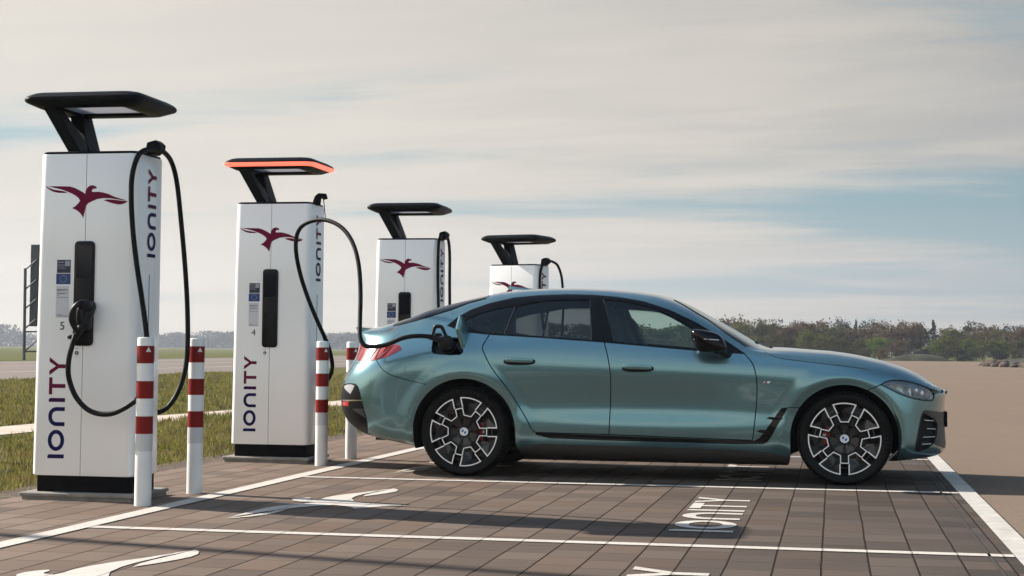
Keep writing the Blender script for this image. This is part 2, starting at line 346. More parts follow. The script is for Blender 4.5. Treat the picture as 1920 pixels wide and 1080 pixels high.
# ------------------------------------------------------------------ ground and setting
def paving_fn(t, b, tc):
    x, y, z = t.sep(t.new('ShaderNodeTexCoord').outputs['Object'])
    wob = t.math('MULTIPLY', t.math('SUBTRACT', t.noise(tc, 1.3, 2), .5), .010)
    xr = t.math('DIVIDE', t.math('ADD', t.math('SUBTRACT', x, .587), wob), .2136); row = t.math('FLOOR', xr); fx = t.math('SUBTRACT', xr, row)
    rr = t.white(t.comb(row, 3.7)); L = t.math('ADD', .27, t.math('MULTIPLY', rr, .08))
    yr = t.math('ADD', t.math('DIVIDE', y, L), t.math('MULTIPLY', rr, 17.3)); br = t.math('FLOOR', yr); fy = t.math('SUBTRACT', yr, br)
    ex = t.math('MINIMUM', fx, t.math('SUBTRACT', 1., fx)); ey = t.math('MULTIPLY', t.math('MINIMUM', fy, t.math('SUBTRACT', 1., fy)), 1.7)
    rag = t.math('MULTIPLY', t.math('SUBTRACT', t.noise(tc, 60, 3), .5), .02)
    jx = t.rng(t.math('ADD', ex, rag), .014, .030, 1., 0., True); jy = t.rng(t.math('ADD', ey, rag), .012, .040, .62, 0., True)
    j = t.math('MAXIMUM', jx, jy)
    cid = t.comb(row, br, 1.); h1 = t.white(cid); h2 = t.white(t.comb(br, row, 9.))
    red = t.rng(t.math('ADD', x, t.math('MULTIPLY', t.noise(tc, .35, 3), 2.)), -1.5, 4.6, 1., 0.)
    colA = t.mix(h1, (.160, .117, .091), (.228, .170, .132)); colB = t.mix(h1, (.046, .038, .033), (.088, .072, .062))  # pavers redder at left; rightward darkening partly paints in reflection and grading
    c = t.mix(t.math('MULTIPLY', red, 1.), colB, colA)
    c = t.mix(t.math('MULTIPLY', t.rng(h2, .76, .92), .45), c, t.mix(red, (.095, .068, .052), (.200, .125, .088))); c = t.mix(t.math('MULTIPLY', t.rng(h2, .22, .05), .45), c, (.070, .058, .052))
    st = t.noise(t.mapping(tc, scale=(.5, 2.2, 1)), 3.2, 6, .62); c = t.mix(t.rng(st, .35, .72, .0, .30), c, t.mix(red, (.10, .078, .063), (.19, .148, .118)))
    sp = t.noise(tc, 130, 3, .7); c = t.mix(t.rng(sp, .3, .7, -.1, .25), c, (.06, .05, .045))
    oil = t.noise(tc, 1.1, 4, .6); c = t.mix(t.rng(oil, .58, .75, 0., .35, True), c, (.075, .065, .06))
    c = t.mix(j, c, (.028, .019, .014))
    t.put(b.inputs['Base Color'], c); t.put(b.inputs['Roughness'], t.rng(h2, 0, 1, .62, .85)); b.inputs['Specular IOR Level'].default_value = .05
    hgt = t.math('ADD', t.math('MULTIPLY', t.math('SUBTRACT', 1., j), 1.), t.math('MULTIPLY', sp, .12)); hgt = t.math('ADD', hgt, t.math('MULTIPLY', h1, .35))
    t.put(b.inputs['Normal'], t.bump(hgt, .55, .006))
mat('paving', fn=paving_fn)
def asphalt_fn(t, b, tc):
    big = t.noise(tc, .12, 4); mid = t.noise(tc, 2.2, 5, .6); fine = t.noise(tc, 85, 3, .7); agg = t.white(t.vmath('FLOOR', t.vmath('MULTIPLY', tc, (110, 110, 1))))
    c = t.mix(t.rng(big, .3, .7), (.150, .110, .080), (.172, .128, .095)); c = t.mix(t.rng(mid, .35, .75, 0, .35), c, (.115, .090, .074)); pat = t.noise(t.mapping(tc, scale=(1.6, .25, 1)), .8, 6, .65); c = t.mix(t.rng(pat, .50, .72, 0, .30), c, (.10, .082, .070)); c = t.mix(t.rng(t.noise(tc, 14, 4, .7), .35, .7, 0, .28), c, (.21, .17, .14))
    c = t.mix(t.rng(fine, .3, .75, 0, .5), c, (.22, .168, .130)); c = t.mix(t.math('MULTIPLY', t.rng(agg, .86, 1.), .45), c, (.055, .042, .036))
    t.put(b.inputs['Base Color'], c); b.inputs['Roughness'].default_value = .95; b.inputs['Specular IOR Level'].default_value = .04
    t.put(b.inputs['Normal'], t.bump(fine, .5, .004))
mat('asphalt', fn=asphalt_fn)
def field_fn(t, b, tc):
    a = t.noise(tc, .03, 4); m = t.noise(tc, .6, 6, .65); f = t.noise(tc, 14, 5, .7)
    c = t.mix(t.rng(m, .35, .68), (.075, .085, .022), (.14, .118, .045)); c = t.mix(t.rng(f, .4, .7, 0, .55), c, (.05, .042, .018)); c = t.mix(t.rng(a, .4, .6, 0, .4), c, (.10, .13, .04))
    t.put(b.inputs['Base Color'], c); b.inputs['Roughness'].default_value = .95; b.inputs['Specular IOR Level'].default_value = .05; t.put(b.inputs['Normal'], t.bump(f, .7, .05))
mat('field', fn=field_fn)
def road_fn(t, b, tc):
    m = t.noise(t.mapping(tc, scale=(1, .06, 1)), .9, 5); c = t.mix(m, (.115, .087, .070), (.155, .12, .098))
    t.put(b.inputs['Base Color'], c); b.inputs['Roughness'].default_value = .9
mat('road', fn=road_fn)
mat('path', (.44, .36, .29), .9, noise=.2, nscale=3., bump=(40, .4, .01))
mat('line', (.42, .39, .35), .72, noise=.16, nscale=9., bump=(90, .3, .002))
def worn_fn(t, b, tc):      # road paint, rubbed through in small spots
    n = t.noise(tc, 55, 5, .7); n2 = t.noise(tc, 5, 4); c = t.mix(t.rng(n, .55, .68), (.50, .46, .41), (.20, .155, .125)); c = t.mix(t.rng(n2, .4, .7, 0, .35), c, (.34, .30, .26)); x = t.sep(t.new('ShaderNodeTexCoord').outputs['Object'])[0]; xr = t.math('FRACT', t.math('DIVIDE', t.math('SUBTRACT', x, .587), .2136)); ex = t.math('MINIMUM', xr, t.math('SUBTRACT', 1., xr)); c = t.mix(t.rng(t.math('ADD', ex, t.math('MULTIPLY', t.math('SUBTRACT', n, .5), .06)), .010, .034, .75, 0., True), c, (.09, .07, .058))
    t.put(b.inputs['Base Color'], c); b.inputs['Roughness'].default_value = .75
mat('worn_paint', fn=worn_fn)
mat('soil', (.075, .048, .030), .95, noise=.5, nscale=12., bump=(30, 1., .03))
def sheet(name, pts, z, m, kind='structure'):
    o = MB().add([(x, y, z) for x, y in pts], [tuple(range(len(pts)))]).build(name, MATS[m], smooth=False)
    if kind: o['kind'] = kind
    return o
PX0, PX1 = -2.36, 3.60
sheet('ground', [(-3500, -1500), (3500, -1500), (3500, 4500), (-3500, 4500)], -.022, 'field')
sheet('parking_asphalt', [(3.4, -60), (70, -60), (70, 196), (12, 191), (-12, 198), (-12, 30), (3.4, 30)], -.012, 'asphalt')
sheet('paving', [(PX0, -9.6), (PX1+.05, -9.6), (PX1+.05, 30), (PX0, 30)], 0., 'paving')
mat('unseen_dark', (.030, .030, .030), .95, noise=.25, nscale=3., spec=.05)
sheet('unseen_dark_ground', [(-60, -34), (70, -34), (70, -9.9), (-60, -9.9)], -.006, 'unseen_dark')  # unseen ground added behind the camera to darken the door reflections
sheet('footpath', spath := [(-6.35, -30), (-7.35, -30), (-7.1, 6), (-6.6, 9.5), (-6.45, 12), (-6.3, 16.4), (-6.0, 60), (-5.0, 60), (-5.2, 13.2), (-5.6, 8.8), (-6.2, 4.2)], -.014, 'path')
sheet('road', [(-20.3, -80), (-20.4, 30), (-21.5, 60), (-24, 160), (-30, 420), (-90, 420), (-52, 140), (-46, 80), (-45, -80)], -.015, 'road')
for k, (xa, xb) in enumerate(((-25.5, -25.2), (-33, -32.75), (-41, -40.7))):
    o = sheet('road_line', [(xa, -60), (xb, -60), (xb-2.6, 160), (xa-2.6, 160)], -.008, 'line')
sheet('field_strip', [(-150, 90), (-49, 84), (-60, 165), (-110, 420), (-300, 420)], -.010, 'field')
# painted bay markings, all on the paving
def flat(name, polys, z, m):
    mb = MB()
    for p in polys: mb.add([(x, y, z) for x, y in p], [tuple(range(len(p)))])
    o = mb.build(name, MATS[m], smooth=False); o['kind'] = 'structure'; return o
flat('edge_line', [[(-1.255, -30), (-1.135, -30), (-1.135, 27), (-1.255, 27)]], .004, 'worn_paint')
flat('kerb_line', [[(3.632, -30), (3.755, -30), (3.755, 27), (3.632, 27)]], .004, 'line')
mat('dark_joint', (.03, .024, .02), .9); flat('drain_joint', [[(3.505, -30), (3.52, -30), (3.52, 27), (3.505, 27)]], .004, 'dark_joint')
for k in range(-2, 5):
    yc = -1.33+3.6*k; flat('bay_line', [[(-1.13, yc-.05), (3.628, yc-.05), (3.628, yc+.05), (-1.13, yc+.05)]], .004, 'worn_paint')
for k in (-1, 0, 1, 2):
    c = -3.235+3.6*k; Wd = 2.2
    flat('bird_marking', [[(-.275-v*Wd*1.0, c+u*Wd) for u, v in p] for p in BIRD], .004, 'worn_paint')
    H = .345; Ln = 2.09
    flat('word_marking', [[(2.245-p[1]*H, c-Ln/2+p[0]*Ln/5.75) for p in poly] for _, ps in WORD for poly in ps], .004, 'worn_paint')
# soil border and grass
sheet('soil_border', [(PX0-.42, -30), (PX0-.003, -30), (PX0-.003, 30), (PX0-.30, 30), (PX0-.5, 8), (PX0-.34, 2)], -.006, 'soil')
def grass_fn(t, b, tc):
    oi = t.noise(t.new('ShaderNodeNewGeometry').outputs['Position'], 1.1, 4); f = t.white(t.vmath('FLOOR', t.vmath('MULTIPLY', tc, (45, 45, 0))))
    c = t.mix(f, (.026, .040, .006), (.27, .25, .05)); c = t.mix(t.rng(oi, .40, .60, 0, .7), c, (.20, .145, .06)); c = t.mix(t.rng(t.noise(tc, 3.1, 4), .5, .62, 0, .6), c, (.035, .045, .009))
    t.put(b.inputs['Base Color'], c); b.inputs['Roughness'].default_value = .7; tr = t.new('ShaderNodeBsdfTranslucent'); t.put(tr.inputs[0], c); ms = t.new('ShaderNodeMixShader'); ms.inputs[0].default_value = .45
    t.l.new(b.outputs[0], ms.inputs[1]); t.l.new(tr.outputs[0], ms.inputs[2]); t.l.new(ms.outputs[0], t.n['Material Output'].inputs[0])
mat('grass', fn=grass_fn)
def grass(n):
    ang = RNG.uniform(-38, -4, n)*math.pi/180+0; d = np.exp(RNG.uniform(math.log(8.5), math.log(62), n))
    # angle from +y toward -x
    x = CAM[0]+np.sin(ang)*d; y = CAM[1]+np.cos(ang)*d
    k = (x < PX0-.10) & ~((x > -7.2+.0*y) & (x < -5.75) & (y < 6)) & ~((x > -7.0+.04*(y-6)) & (x < -5.95+.07*(y-6)) & (y >= 6) & (y < 17)) & ~((y >= 17) & (x > -6.4) & (x < -4.9)) & (x > -20) & (RNG.random(n) > np.clip((x-(PX0-.55))/.42, 0, .93))
    x, y, d = x[k], y[k], d[k]; n = len(x)
    pat = np.sin(x*2.1+y*.7)+np.sin(x*.9-y*1.7+1)+np.sin(x*5.3+y*4.1)*.6
    h = .62*(.045+.035*RNG.random(n)+.022*np.clip(pat, -1, 2))*(1+.9*(RNG.random(n) > .95))*np.clip(d/14, .9, 1.5); h = np.maximum(h, .03)
    wd = .0035*d/10+.003; a = RNG.uniform(0, 6.28, n); lean = RNG.uniform(.2, .9, n)*h; la = RNG.uniform(0, 6.28, n)
    V = np.zeros((n, 3, 3)); V[:,0] = np.stack([x-np.cos(a)*wd, y-np.sin(a)*wd, 0*x-.02], -1); V[:,1] = np.stack([x+np.cos(a)*wd, y+np.sin(a)*wd, 0*x-.02], -1)
    V[:,2] = np.stack([x+np.cos(la)*lean, y+np.sin(la)*lean, h], -1)
    me = bpy.data.meshes.new('grass'); me.vertices.add(3*n); me.vertices.foreach_set('co', V.reshape(-1)); me.loops.add(3*n); me.loops.foreach_set('vertex_index', np.arange(3*n, dtype=np.int32))
    me.polygons.add(n); me.polygons.foreach_set('loop_start', np.arange(0, 3*n, 3, dtype=np.int32)); me.update(calc_edges=True); me.validate()
    return link('grass', me, MATS['grass'])
tag(grass(230000), 'short patchy spring grass growing behind the charging pillars', 'grass', kind='stuff')
# ------------------------------------------------------------------ trees
def leafmat(name, c1, c2, v=.35):
    def fn(t, b, tc):
        oi = t.new('ShaderNodeObjectInfo').outputs['Random']; n = t.noise(tc, 1.3, 4); f = t.white(t.vmath('FLOOR', t.vmath('MULTIPLY', tc, (5, 5, 5))))
        c = t.mix(t.rng(n, .35, .65), c1, c2); c = t.mix(t.math('MULTIPLY', f, v), c, tuple(x*.45 for x in c1)); hs = t.new('ShaderNodeHueSaturation'); t.put(hs.inputs['Color'], c)
        t.put(hs.inputs['Value'], t.rng(oi, 0, 1, .8, 1.2)); t.put(hs.inputs['Hue'], t.rng(oi, 0, 1, .485, .515)); t.put(b.inputs['Base Color'], hs.outputs[0]); b.inputs['Roughness'].default_value = .85; b.inputs['Specular IOR Level'].default_value = .2
        tr = t.new('ShaderNodeBsdfTranslucent'); t.put(tr.inputs[0], hs.outputs[0]); ms = t.new('ShaderNodeMixShader'); ms.inputs[0].default_value = .3
        t.l.new(b.outputs[0], ms.inputs[1]); t.l.new(tr.outputs[0], ms.inputs[2]); t.l.new(ms.outputs[0], t.n['Material Output'].inputs[0])
    return mat(name, fn=fn)
leafmat('leaf_olive', (.060, .062, .016), (.115, .108, .032)); leafmat('leaf_green', (.065, .095, .012), (.14, .18, .028)); leafmat('leaf_brown', (.085, .052, .031), (.125, .082, .05))
leafmat('leaf_dark', (.018, .025, .018), (.03, .038, .022)); leafmat('leaf_shrub', (.042, .043, .015), (.075, .062, .026)); leafmat('leaf_far', (.05, .055, .045), (.075, .07, .055))
mat('bark', (.10, .075, .055), .9, noise=.3, nscale=6.)
def cards(C, size, rng):
    n = len(C); a = rng.normal(size=(n, 3)); a /= np.linalg.norm(a, axis=1, keepdims=True); b = np.cross(a, rng.normal(size=(n, 3))); b /= np.linalg.norm(b, axis=1, keepdims=True)
    s = (size*(.5+rng.random(n)))[:, None]; P = np.stack([C-a*s, C+b*s*.6, C+a*s, C-b*s*.6], 1); return P
def tree_mesh(kind, seed, H=4.):
    rng = np.random.default_rng(seed); mb = MB(); pts = []
    if kind == 'conifer':
        for k in range(26):
            f = k/25; z = H*(.12+.86*f); r = H*.33*(1-f)**.85+.05
            for j in range(max(4, int(11*(1-f))+3)):
                a = rng.uniform(0, 6.28); L = r*rng.uniform(.65, 1.1); m = 10
                s = np.linspace(.1, 1, m)[:, None]; pts.append(np.concatenate([np.cos(a)*L*s, np.sin(a)*L*s, z-.22*L*s+.12*L*s**2], 1)+rng.normal(size=(m, 3))*.045*H/4)
        C = np.concatenate(pts); P = cards(C, .085*H/4, rng)
        mb.tube([(0, 0, -.1), (0, 0, H*.5), (0, 0, H*.98)], [.09, .05, .01], 6)
    else:
        limbs = []; th = {'bare': .3, 'round': .22, 'shrub': .03, 'tall': .4}[kind]*H
        mb.tube([(0, 0, -.15), (rng.normal()*.05, rng.normal()*.05, th), (rng.normal()*.12, rng.normal()*.12, H*.62)], [.045*H/4*2, .032*H/4*2, .012*H], 6)
        R = {'bare': .36, 'round': .42, 'shrub': .62, 'tall': .22}[kind]*H; nl = {'bare': 30, 'round': 26, 'shrub': 22, 'tall': 20}[kind]
        for k in range(nl):
            a = rng.uniform(0, 6.28); q = rng.random()**.6; zz = th*.8+(H-th*.8)*(.08+.9*rng.random()); hh = (zz-th*.8)/(H-th*.8); env = math.sin(math.pi*min(1, max(.06, hh*.86+.12)))**.6
            e = np.array([math.cos(a)*R*q*env, math.sin(a)*R*q*env, zz]); b0 = np.array([0, 0, min(H*.6, th*.7+.35*hh*H)])
            mid = (b0+e)/2+np.array([0, 0, -.05*H*rng.random()]); mb.tube([b0, mid, e], [.014*H/2, .008*H/2, .003*H/2], 4, cap=False); limbs.append(e)
            for _ in range(7 if kind == 'bare' else 2):
                e2 = e+rng.normal(size=3)*[.09*H, .09*H, .07*H]; mb.tube([e, e2], [.0035*H/2, .0012*H], 3, cap=False)
                limbs.append(e2)
        for e in limbs:
            m = {'bare': 9, 'round': 46, 'shrub': 50, 'tall': 26}[kind]; sg = {'bare': .055, 'round': .075, 'shrub': .085, 'tall': .06}[kind]*H
            pts.append(e+rng.normal(size=(m, 3))*sg*np.array([1, 1, .7]))
        C = np.concatenate(pts); C = C[C[:, 2] > .0]; P = cards(C, {'bare': .026, 'round': .028, 'shrub': .030, 'tall': .028}[kind]*H, rng)
    tr = MB(); me = bpy.data.meshes.new('crown'); n = len(P)
    me.from_pydata(P.reshape(-1, 3).tolist(), [], [(4*i, 4*i+1, 4*i+2, 4*i+3) for i in range(n)])
    m2 = bpy.data.meshes.new('trunk'); m2.from_pydata(mb.v, [], mb.f); m2.materials.append(MATS['bark']); return me, m2
TYPES = {}
def tree(name, kind, leaf, seed, x, y, H, label, cat, group, wide=1., z=0.):
    key = (kind, leaf, seed)
    if key not in TYPES:
        a, b = tree_mesh(kind, seed); a.materials.append(MATS[leaf]); TYPES[key] = (a, b)
    a, b = TYPES[key]; s = H/4.; r = empty(name, (x, y, z), RNG.uniform(0, 6.28), label, cat, group); r.scale = (s*wide, s*wide, s)
    for nm, me in (('crown', a), ('trunk', b)):
        o = bpy.data.objects.new(nm, me); o.parent = r; COL.objects.link(o)
    return r
def xat(px, Y): return float(atY(px, 660, Y)[0])
def ztop(px, py, Y): return float(atY(px, py, Y)[2])
# (px across, px of the top, distance y, kind, leaf, width, name, label)
FW = 'trees at the far edge of the asphalt'
spec = []
rows = [  # back row of thin dark trees, then olive and brown trees, then low shrubs
 (235, [(1372,600,'bare','leaf_brown',1.5),(1455,610,'tall','leaf_dark',1.1),(1500,613,'bare','leaf_brown',1.2),(1545,607,'bare','leaf_brown',1.3),(1575,606,'bare','leaf_dark',.9),(1588,611,'tall','leaf_dark',.9),(1605,602,'conifer','leaf_dark',.7),(1628,608,'bare','leaf_dark',1.1),(1648,612,'bare','leaf_brown',1.),(1672,614,'tall','leaf_olive',1.),(1693,611,'bare','leaf_brown',1.2),(1726,612,'tall','leaf_dark',1.),(1775,618,'bare','leaf_brown',1.4),(1816,615,'tall','leaf_dark',1.2),(1842,617,'bare','leaf_brown',1.4),(1866,618,'tall','leaf_olive',1.),(1890,618,'bare','leaf_dark',1.2),(1913,617,'tall','leaf_dark',1.2),(1945,614,'bare','leaf_brown',1.3),(1985,612,'tall','leaf_dark',1.2),(2040,616,'bare','leaf_brown',1.3)]),
 (215, [(1395,612,'round','leaf_olive',1.2),(1432,607,'round','leaf_olive',1.1),(1475,616,'round','leaf_brown',1.2),(1515,612,'round','leaf_brown',1.1),(1560,616,'round','leaf_olive',1.2),(1600,620,'round','leaf_brown',1.2),(1640,618,'bare','leaf_brown',1.4),(1703,612,'round','leaf_brown',1.35),(1750,603,'conifer','leaf_dark',1.0),(1790,624,'round','leaf_olive',1.2),(1830,626,'round','leaf_brown',1.3),(1875,624,'round','leaf_olive',1.2),(1915,622,'round','leaf_brown',1.2),(1960,620,'round','leaf_olive',1.2),(2020,622,'round','leaf_olive',1.2)]),
 (203, [(1385,634,'shrub','leaf_olive',1.1),(1415,634,'shrub','leaf_olive',1.),(1450,630,'shrub','leaf_olive',1.1),(1516,624,'round','leaf_green',1.2),(1485,634,'shrub','leaf_shrub',1.2),(1545,634,'shrub','leaf_olive',1.1),(1580,638,'shrub','leaf_shrub',1.1),(1612,640,'shrub','leaf_olive',1.1),(1647,636,'round','leaf_green',1.4),(1680,640,'shrub','leaf_brown',1.1),(1715,641,'shrub','leaf_dark',1.0),(1755,638,'shrub','leaf_green',.9),(1785,636,'shrub','leaf_olive',1.2),(1812,640,'shrub','leaf_green',1.1),(1845,638,'shrub','leaf_olive',1.2),(1880,640,'shrub','leaf_green',1.1),(1912,642,'shrub','leaf_olive',1.1),(1950,640,'shrub','leaf_green',1.1),(2000,640,'shrub','leaf_olive',1.1)]),
 (199, [(1620,655,'shrub','leaf_shrub',1.5),(1655,654,'shrub','leaf_brown',1.5),(1690,657,'shrub','leaf_shrub',1.6),(1735,657,'shrub','leaf_dark',1.7),(1775,655,'shrub','leaf_shrub',1.6),(1805,657,'shrub','leaf_dark',1.5),(1835,656,'shrub','leaf_shrub',1.6),(1870,657,'shrub','leaf_dark',1.5),(1905,657,'shrub','leaf_shrub',1.6),(1590,656,'shrub','leaf_shrub',1.4),(1560,655,'shrub','leaf_shrub',1.4),(1950,655,'shrub','leaf_shrub',1.6),(2000,655,'shrub','leaf_shrub',1.6)]),
]
KN = {'bare': ('bare_tree', 'bare tree'), 'tall': ('tall_tree', 'narrow tree'), 'conifer': ('conifer_tree', 'pointed conifer'), 'round': ('broadleaf_tree', 'rounded tree'), 'shrub': ('shrub', 'low shrub')}
LN = {'leaf_olive': 'olive', 'leaf_green': 'fresh green', 'leaf_brown': 'brownish', 'leaf_dark': 'dark', 'leaf_shrub': 'dull green'}
RN = {235: 'in the back row of far trees', 215: 'in the middle row of far trees', 203: 'in front of the taller trees', 199: 'at the very edge of the asphalt'}
cnt = {}
for Yr, lst in rows:
    for i, (px, py, k, lf, wd) in enumerate(sorted(lst)):
        y = Yr+RNG.uniform(-2.5, 2.5); H = ztop(px, py, y)*1.04
        ky = (k, lf, Yr); cnt[ky] = cnt.get(ky, 0)+1
        same = [q for q in sorted(lst) if q[2] == k and q[3] == lf]; n = len(same); idx = same.index((px, py, k, lf, wd))
        ordn = ['leftmost', 'second from left', 'third from left', 'fourth from left', 'fifth from left', 'sixth from left', 'seventh from left', 'eighth from left', 'ninth from left', 'tenth from left', 'eleventh from left'][idx] if n > 1 else 'lone'
        if px == 1750: lab = 'tall dark pointed conifer standing above the other far trees'
        elif px == 1372: lab = 'bare spreading tree showing above the windscreen foot of the car'
        else: lab = f'{ordn} {LN[lf]} {KN[k][1]} {RN[Yr]}'
        tree(KN[k][0], k, lf, {'bare': 3, 'tall': 5, 'conifer': 2, 'round': 4, 'shrub': 6}[k]+10*(i % 3), xat(px, y), y, H, lab, 'shrub' if k == 'shrub' else 'tree', FW, wd*.9)
# trees seen only through the car's glass
for ii, px in enumerate((900, 985, 1040, 1100, 1165, 1200, 1235, 1275, 1310, 1340)):
    y = 230+RNG.uniform(-8, 8); tree('broadleaf_tree', 'round', 'leaf_olive', 4, xat(px, y), y, 4.3+RNG.uniform(-.6, .5), ['first','second','third','fourth','fifth','sixth','seventh','eighth','ninth','tenth'][ii]+' from left of the olive trees seen through the car windows', 'tree', 'trees seen through the car windows', 1.7)
# distant hazy wood on the left: reads as one mass
def far_wood(name, x0, x1, y, n, h0, h1, label, seed, peak=None):
    rng = np.random.default_rng(seed); allP = []
    for k in range(n):
        x = x0+(x1-x0)*(k+rng.random())/n; H = rng.uniform(h0, h1); 
        if peak: H *= peak((x-x0)/(x1-x0))
        m = 430; c = np.stack([x+rng.normal(size=m)*H*.30, y+rng.normal(size=m)*H*.5, H*(1-rng.random(m)**1.6*1.0)*(1-.12*np.abs(rng.normal(size=m)))], -1); c[:, 2] = np.clip(c[:, 2], .2, None); allP.append(cards(c, H*.075, rng))
    P = np.concatenate(allP); me = bpy.data.meshes.new(name); n = len(P); me.from_pydata(P.reshape(-1, 3).tolist(), [], [(4*i, 4*i+1, 4*i+2, 4*i+3) for i in range(n)])
    return tag(link(name, me, MATS['leaf_far']), label, 'wood', kind='stuff')
far_wood('distant_wood', -470, -150, 1010, 120, 6.5, 11.5, 'distant hazy wood beyond the fields behind the charging pillars', 3)
far_wood('distant_wood', -640, -475, 930, 34, 8, 14., 'distant hazy clump of trees left of the nearest charging pillar', 5, lambda s: .5+.6*abs(math.sin(s*5+1.2)))
far_wood('distant_wood', -150, 10, 1010, 60, 7, 12, 'distant hazy wood seen above the tail of the car', 6)
far_wood('distant_wood', -90, 110, -95, 60, 5.5, 9., 'unseen dark wood behind the camera, added for its reflection in the car doors', 8)  # added out of view to put a dark band into the paint reflections
# grassy mound and rocky bank at the far right
def mound(name, c, r, h, m, label, cat, seed, rocky=0.):
    rng = np.random.default_rng(seed); mb = MB(); rings = []; N = 40
    ph = rng.uniform(0, 6.28, 8)
    for k in range(9):
        f = 1-k/8.; ring = []
        for j in range(N):
            a = 2*math.pi*j/N; q = 1+.10*math.sin(3*a+ph[0])+.06*math.sin(7*a+ph[1]); zz = h*(1-f**2)*(1+.12*math.sin(5*a+ph[2])*f)
            ring.append((c[0]+r[0]*f*q*math.cos(a)+rng.normal()*rocky, c[1]+r[1]*f*q*math.sin(a), max(-.03, zz+rng.normal()*rocky*.5*(f < 1)) if f < 1 else -.04))
        rings.append(ring)
    mb.rings(rings, cap0=False); return tag(mb.build(name, MATS[m], angle=80), label, cat)
mat('mound_grass', (.022, .022, .009), .95, noise=.5, nscale=.8, bump=(3, 1., .1)); mat('rocks', (.065, .043, .030), .9, noise=.5, nscale=1.2, bump=(5, 1., .1))
mound('grassy_mound', (xat(1722, 196.5), 196.5), (4.2, 1.8), .85, 'mound_grass', 'low dark grassy mound at the far edge of the asphalt', 'mound', 1)
def rock_bank():
    root = empty('rocky_bank', (xat(1925, 120), 120, 0), 0, 'low bank of pale rocks along the asphalt at the right edge of the photo', 'bank')
    m = mound('earth', (0, 0), (3.3, 12), .62, 'mound_grass', None, None, 3, .05); m.parent = root; m.name = 'earth'
    rng = np.random.default_rng(9)
    for k in range(46):
        y = rng.uniform(-13, 12); a = rng.uniform(2.6, 3.9) if k % 3 else rng.uniform(3.9, 5.2); f = rng.uniform(.72, .98); s = rng.uniform(.13, .30)
        x, yy = 3.3*f*math.cos(a), 12*f*math.sin(a); z = .62*(1-f*f)
        mb = MB(); sd = rng.normal(size=6)*.18
        mb.superell((x, yy, z+s*.2), (s*1.2, s*1.4, s*.7), .8, .7, 8, 6, fn=lambda p: [p[0]*(1+sd[0]*p[1]/s), p[1]*(1+sd[1]*p[2]/s), p[2]*(1+sd[2]*p[0]/s)]); mb.build('rock', MATS['rocks'], root, smooth=False)
rock_bank()
# ------------------------------------------------------------------ traffic sign seen from behind, far left
mat('dark_steel', (.05, .055, .06), .55, .6, noise=.2); mat('sign_back', (.022, .030, .036), .6, .3, noise=.15)
def road_sign():
    p = atZ(46, 675); k = p[1]-CAM[1]; Y0 = float(p[1]); r = empty('road_sign', (float(p[0]), Y0, 0), 0, 'large dark road sign seen from behind on a lattice frame, left of the nearest pillar', 'road sign')
    L = lambda x, y, dy=0: (float(atY(x, y, Y0)[0]-p[0]), dy, float(atY(x, y, Y0)[2]))
    mb = MB(); a, b = L(54, 458), L(96, 612); mb.box(((a[0]+b[0])/2, .35, (a[2]+b[2])/2), (b[0]-a[0], .12, a[2]-b[2])); mb.build('sign_panel', MATS['sign_back'], r, bevel=.03)
    post = lambda dx: MB().tube([L(45+dx, 676, 0), L(47.5+dx, 503, 0)], .10, 8)
    post(0).build('post', MATS['dark_steel'], r); post(56).build('post', MATS['dark_steel'], r)
    for y0 in (503, 540, 576, 613, 655): MB().tube([L(47, y0+3, 0), L(66, y0-17, .25)], .05, 6).build('brace', MATS['dark_steel'], r)
    for y0 in (622, 659): MB().tube([L(47, y0, 0), L(102, y0, 0)], .05, 6).build('rail', MATS['dark_steel'], r)
road_sign()
# ------------------------------------------------------------------ bollards
mat('white_powder', (.74, .74, .73), .42, coat=.15, noise=.06, nscale=6.); mat('red_band', (.20, .005, .004), .4, spec=.25, noise=.1, nscale=8.); mat('white_band', (.70, .70, .72), .3, noise=.05); mat('grey_band', (.56, .56, .57), .4, noise=.05)
mat('black_plastic', (.006, .006, .007), .4, noise=.2, nscale=9., spec=.25); mat('rubber', (.008, .008, .008), .5, noise=.25, nscale=14., spec=.12)
def bollard():
    r = empty('bollard', (0, 0, 0)); R = .0515
    def cyl(z0, z1, rr, name, m, top=False):
        mb = MB(); n = 28; prof = [(rr, z0), (rr, z1)] if not top else [(rr, z0), (rr, z1-.012), (rr*.96, z1-.004), (rr*.85, z1)]
        mb.rings([[(q*math.cos(2*math.pi*k/n), q*math.sin(2*math.pi*k/n), z) for k in range(n)] for q, z in prof]); return mb.build(name, MATS[m], r)
    cyl(-.04, 1.028, R, 'post', 'white_powder', True)
    for k, zt in enumerate((.975, .760, .545)): cyl(zt-.107, zt, R+.0012, 'reflective_band', 'red_band')
    cyl(.333, .438, R+.0010, 'reflective_band', 'grey_band')
    mb = MB()     # small warning triangle on the uppermost band
    for k in range(1):
        a = R_(-48); T2 = [(-.016, -.014), (.016, -.014), (0, .016)]
        mb.add([((R+.0035)*math.cos(a+u/R), (R+.0035)*math.sin(a+u/R), .952+v) for u, v in T2], [(0, 1, 2)])
    mb.build('warning_mark', MATS['white_band'], r, smooth=False)
    return r
B0 = bollard(); bl = [(-1.366, -3.734, 'white bollard with red bands standing directly in front of the nearest pillar'), (-1.389, -2.853, 'white bollard with red bands just right of the nearest pillar'),
      (-1.379, -.134, 'white bollard with red bands in front of the right edge of pillar number 4'), (-1.391, .762, 'white bollard with red bands partly hidden by the car tail light and bumper'),
      (-1.385, 3.47, 'white banded bollard standing behind the car, before the third pillar'), (-1.385, 4.36, 'white banded bollard standing behind the car, behind the third pillar')]
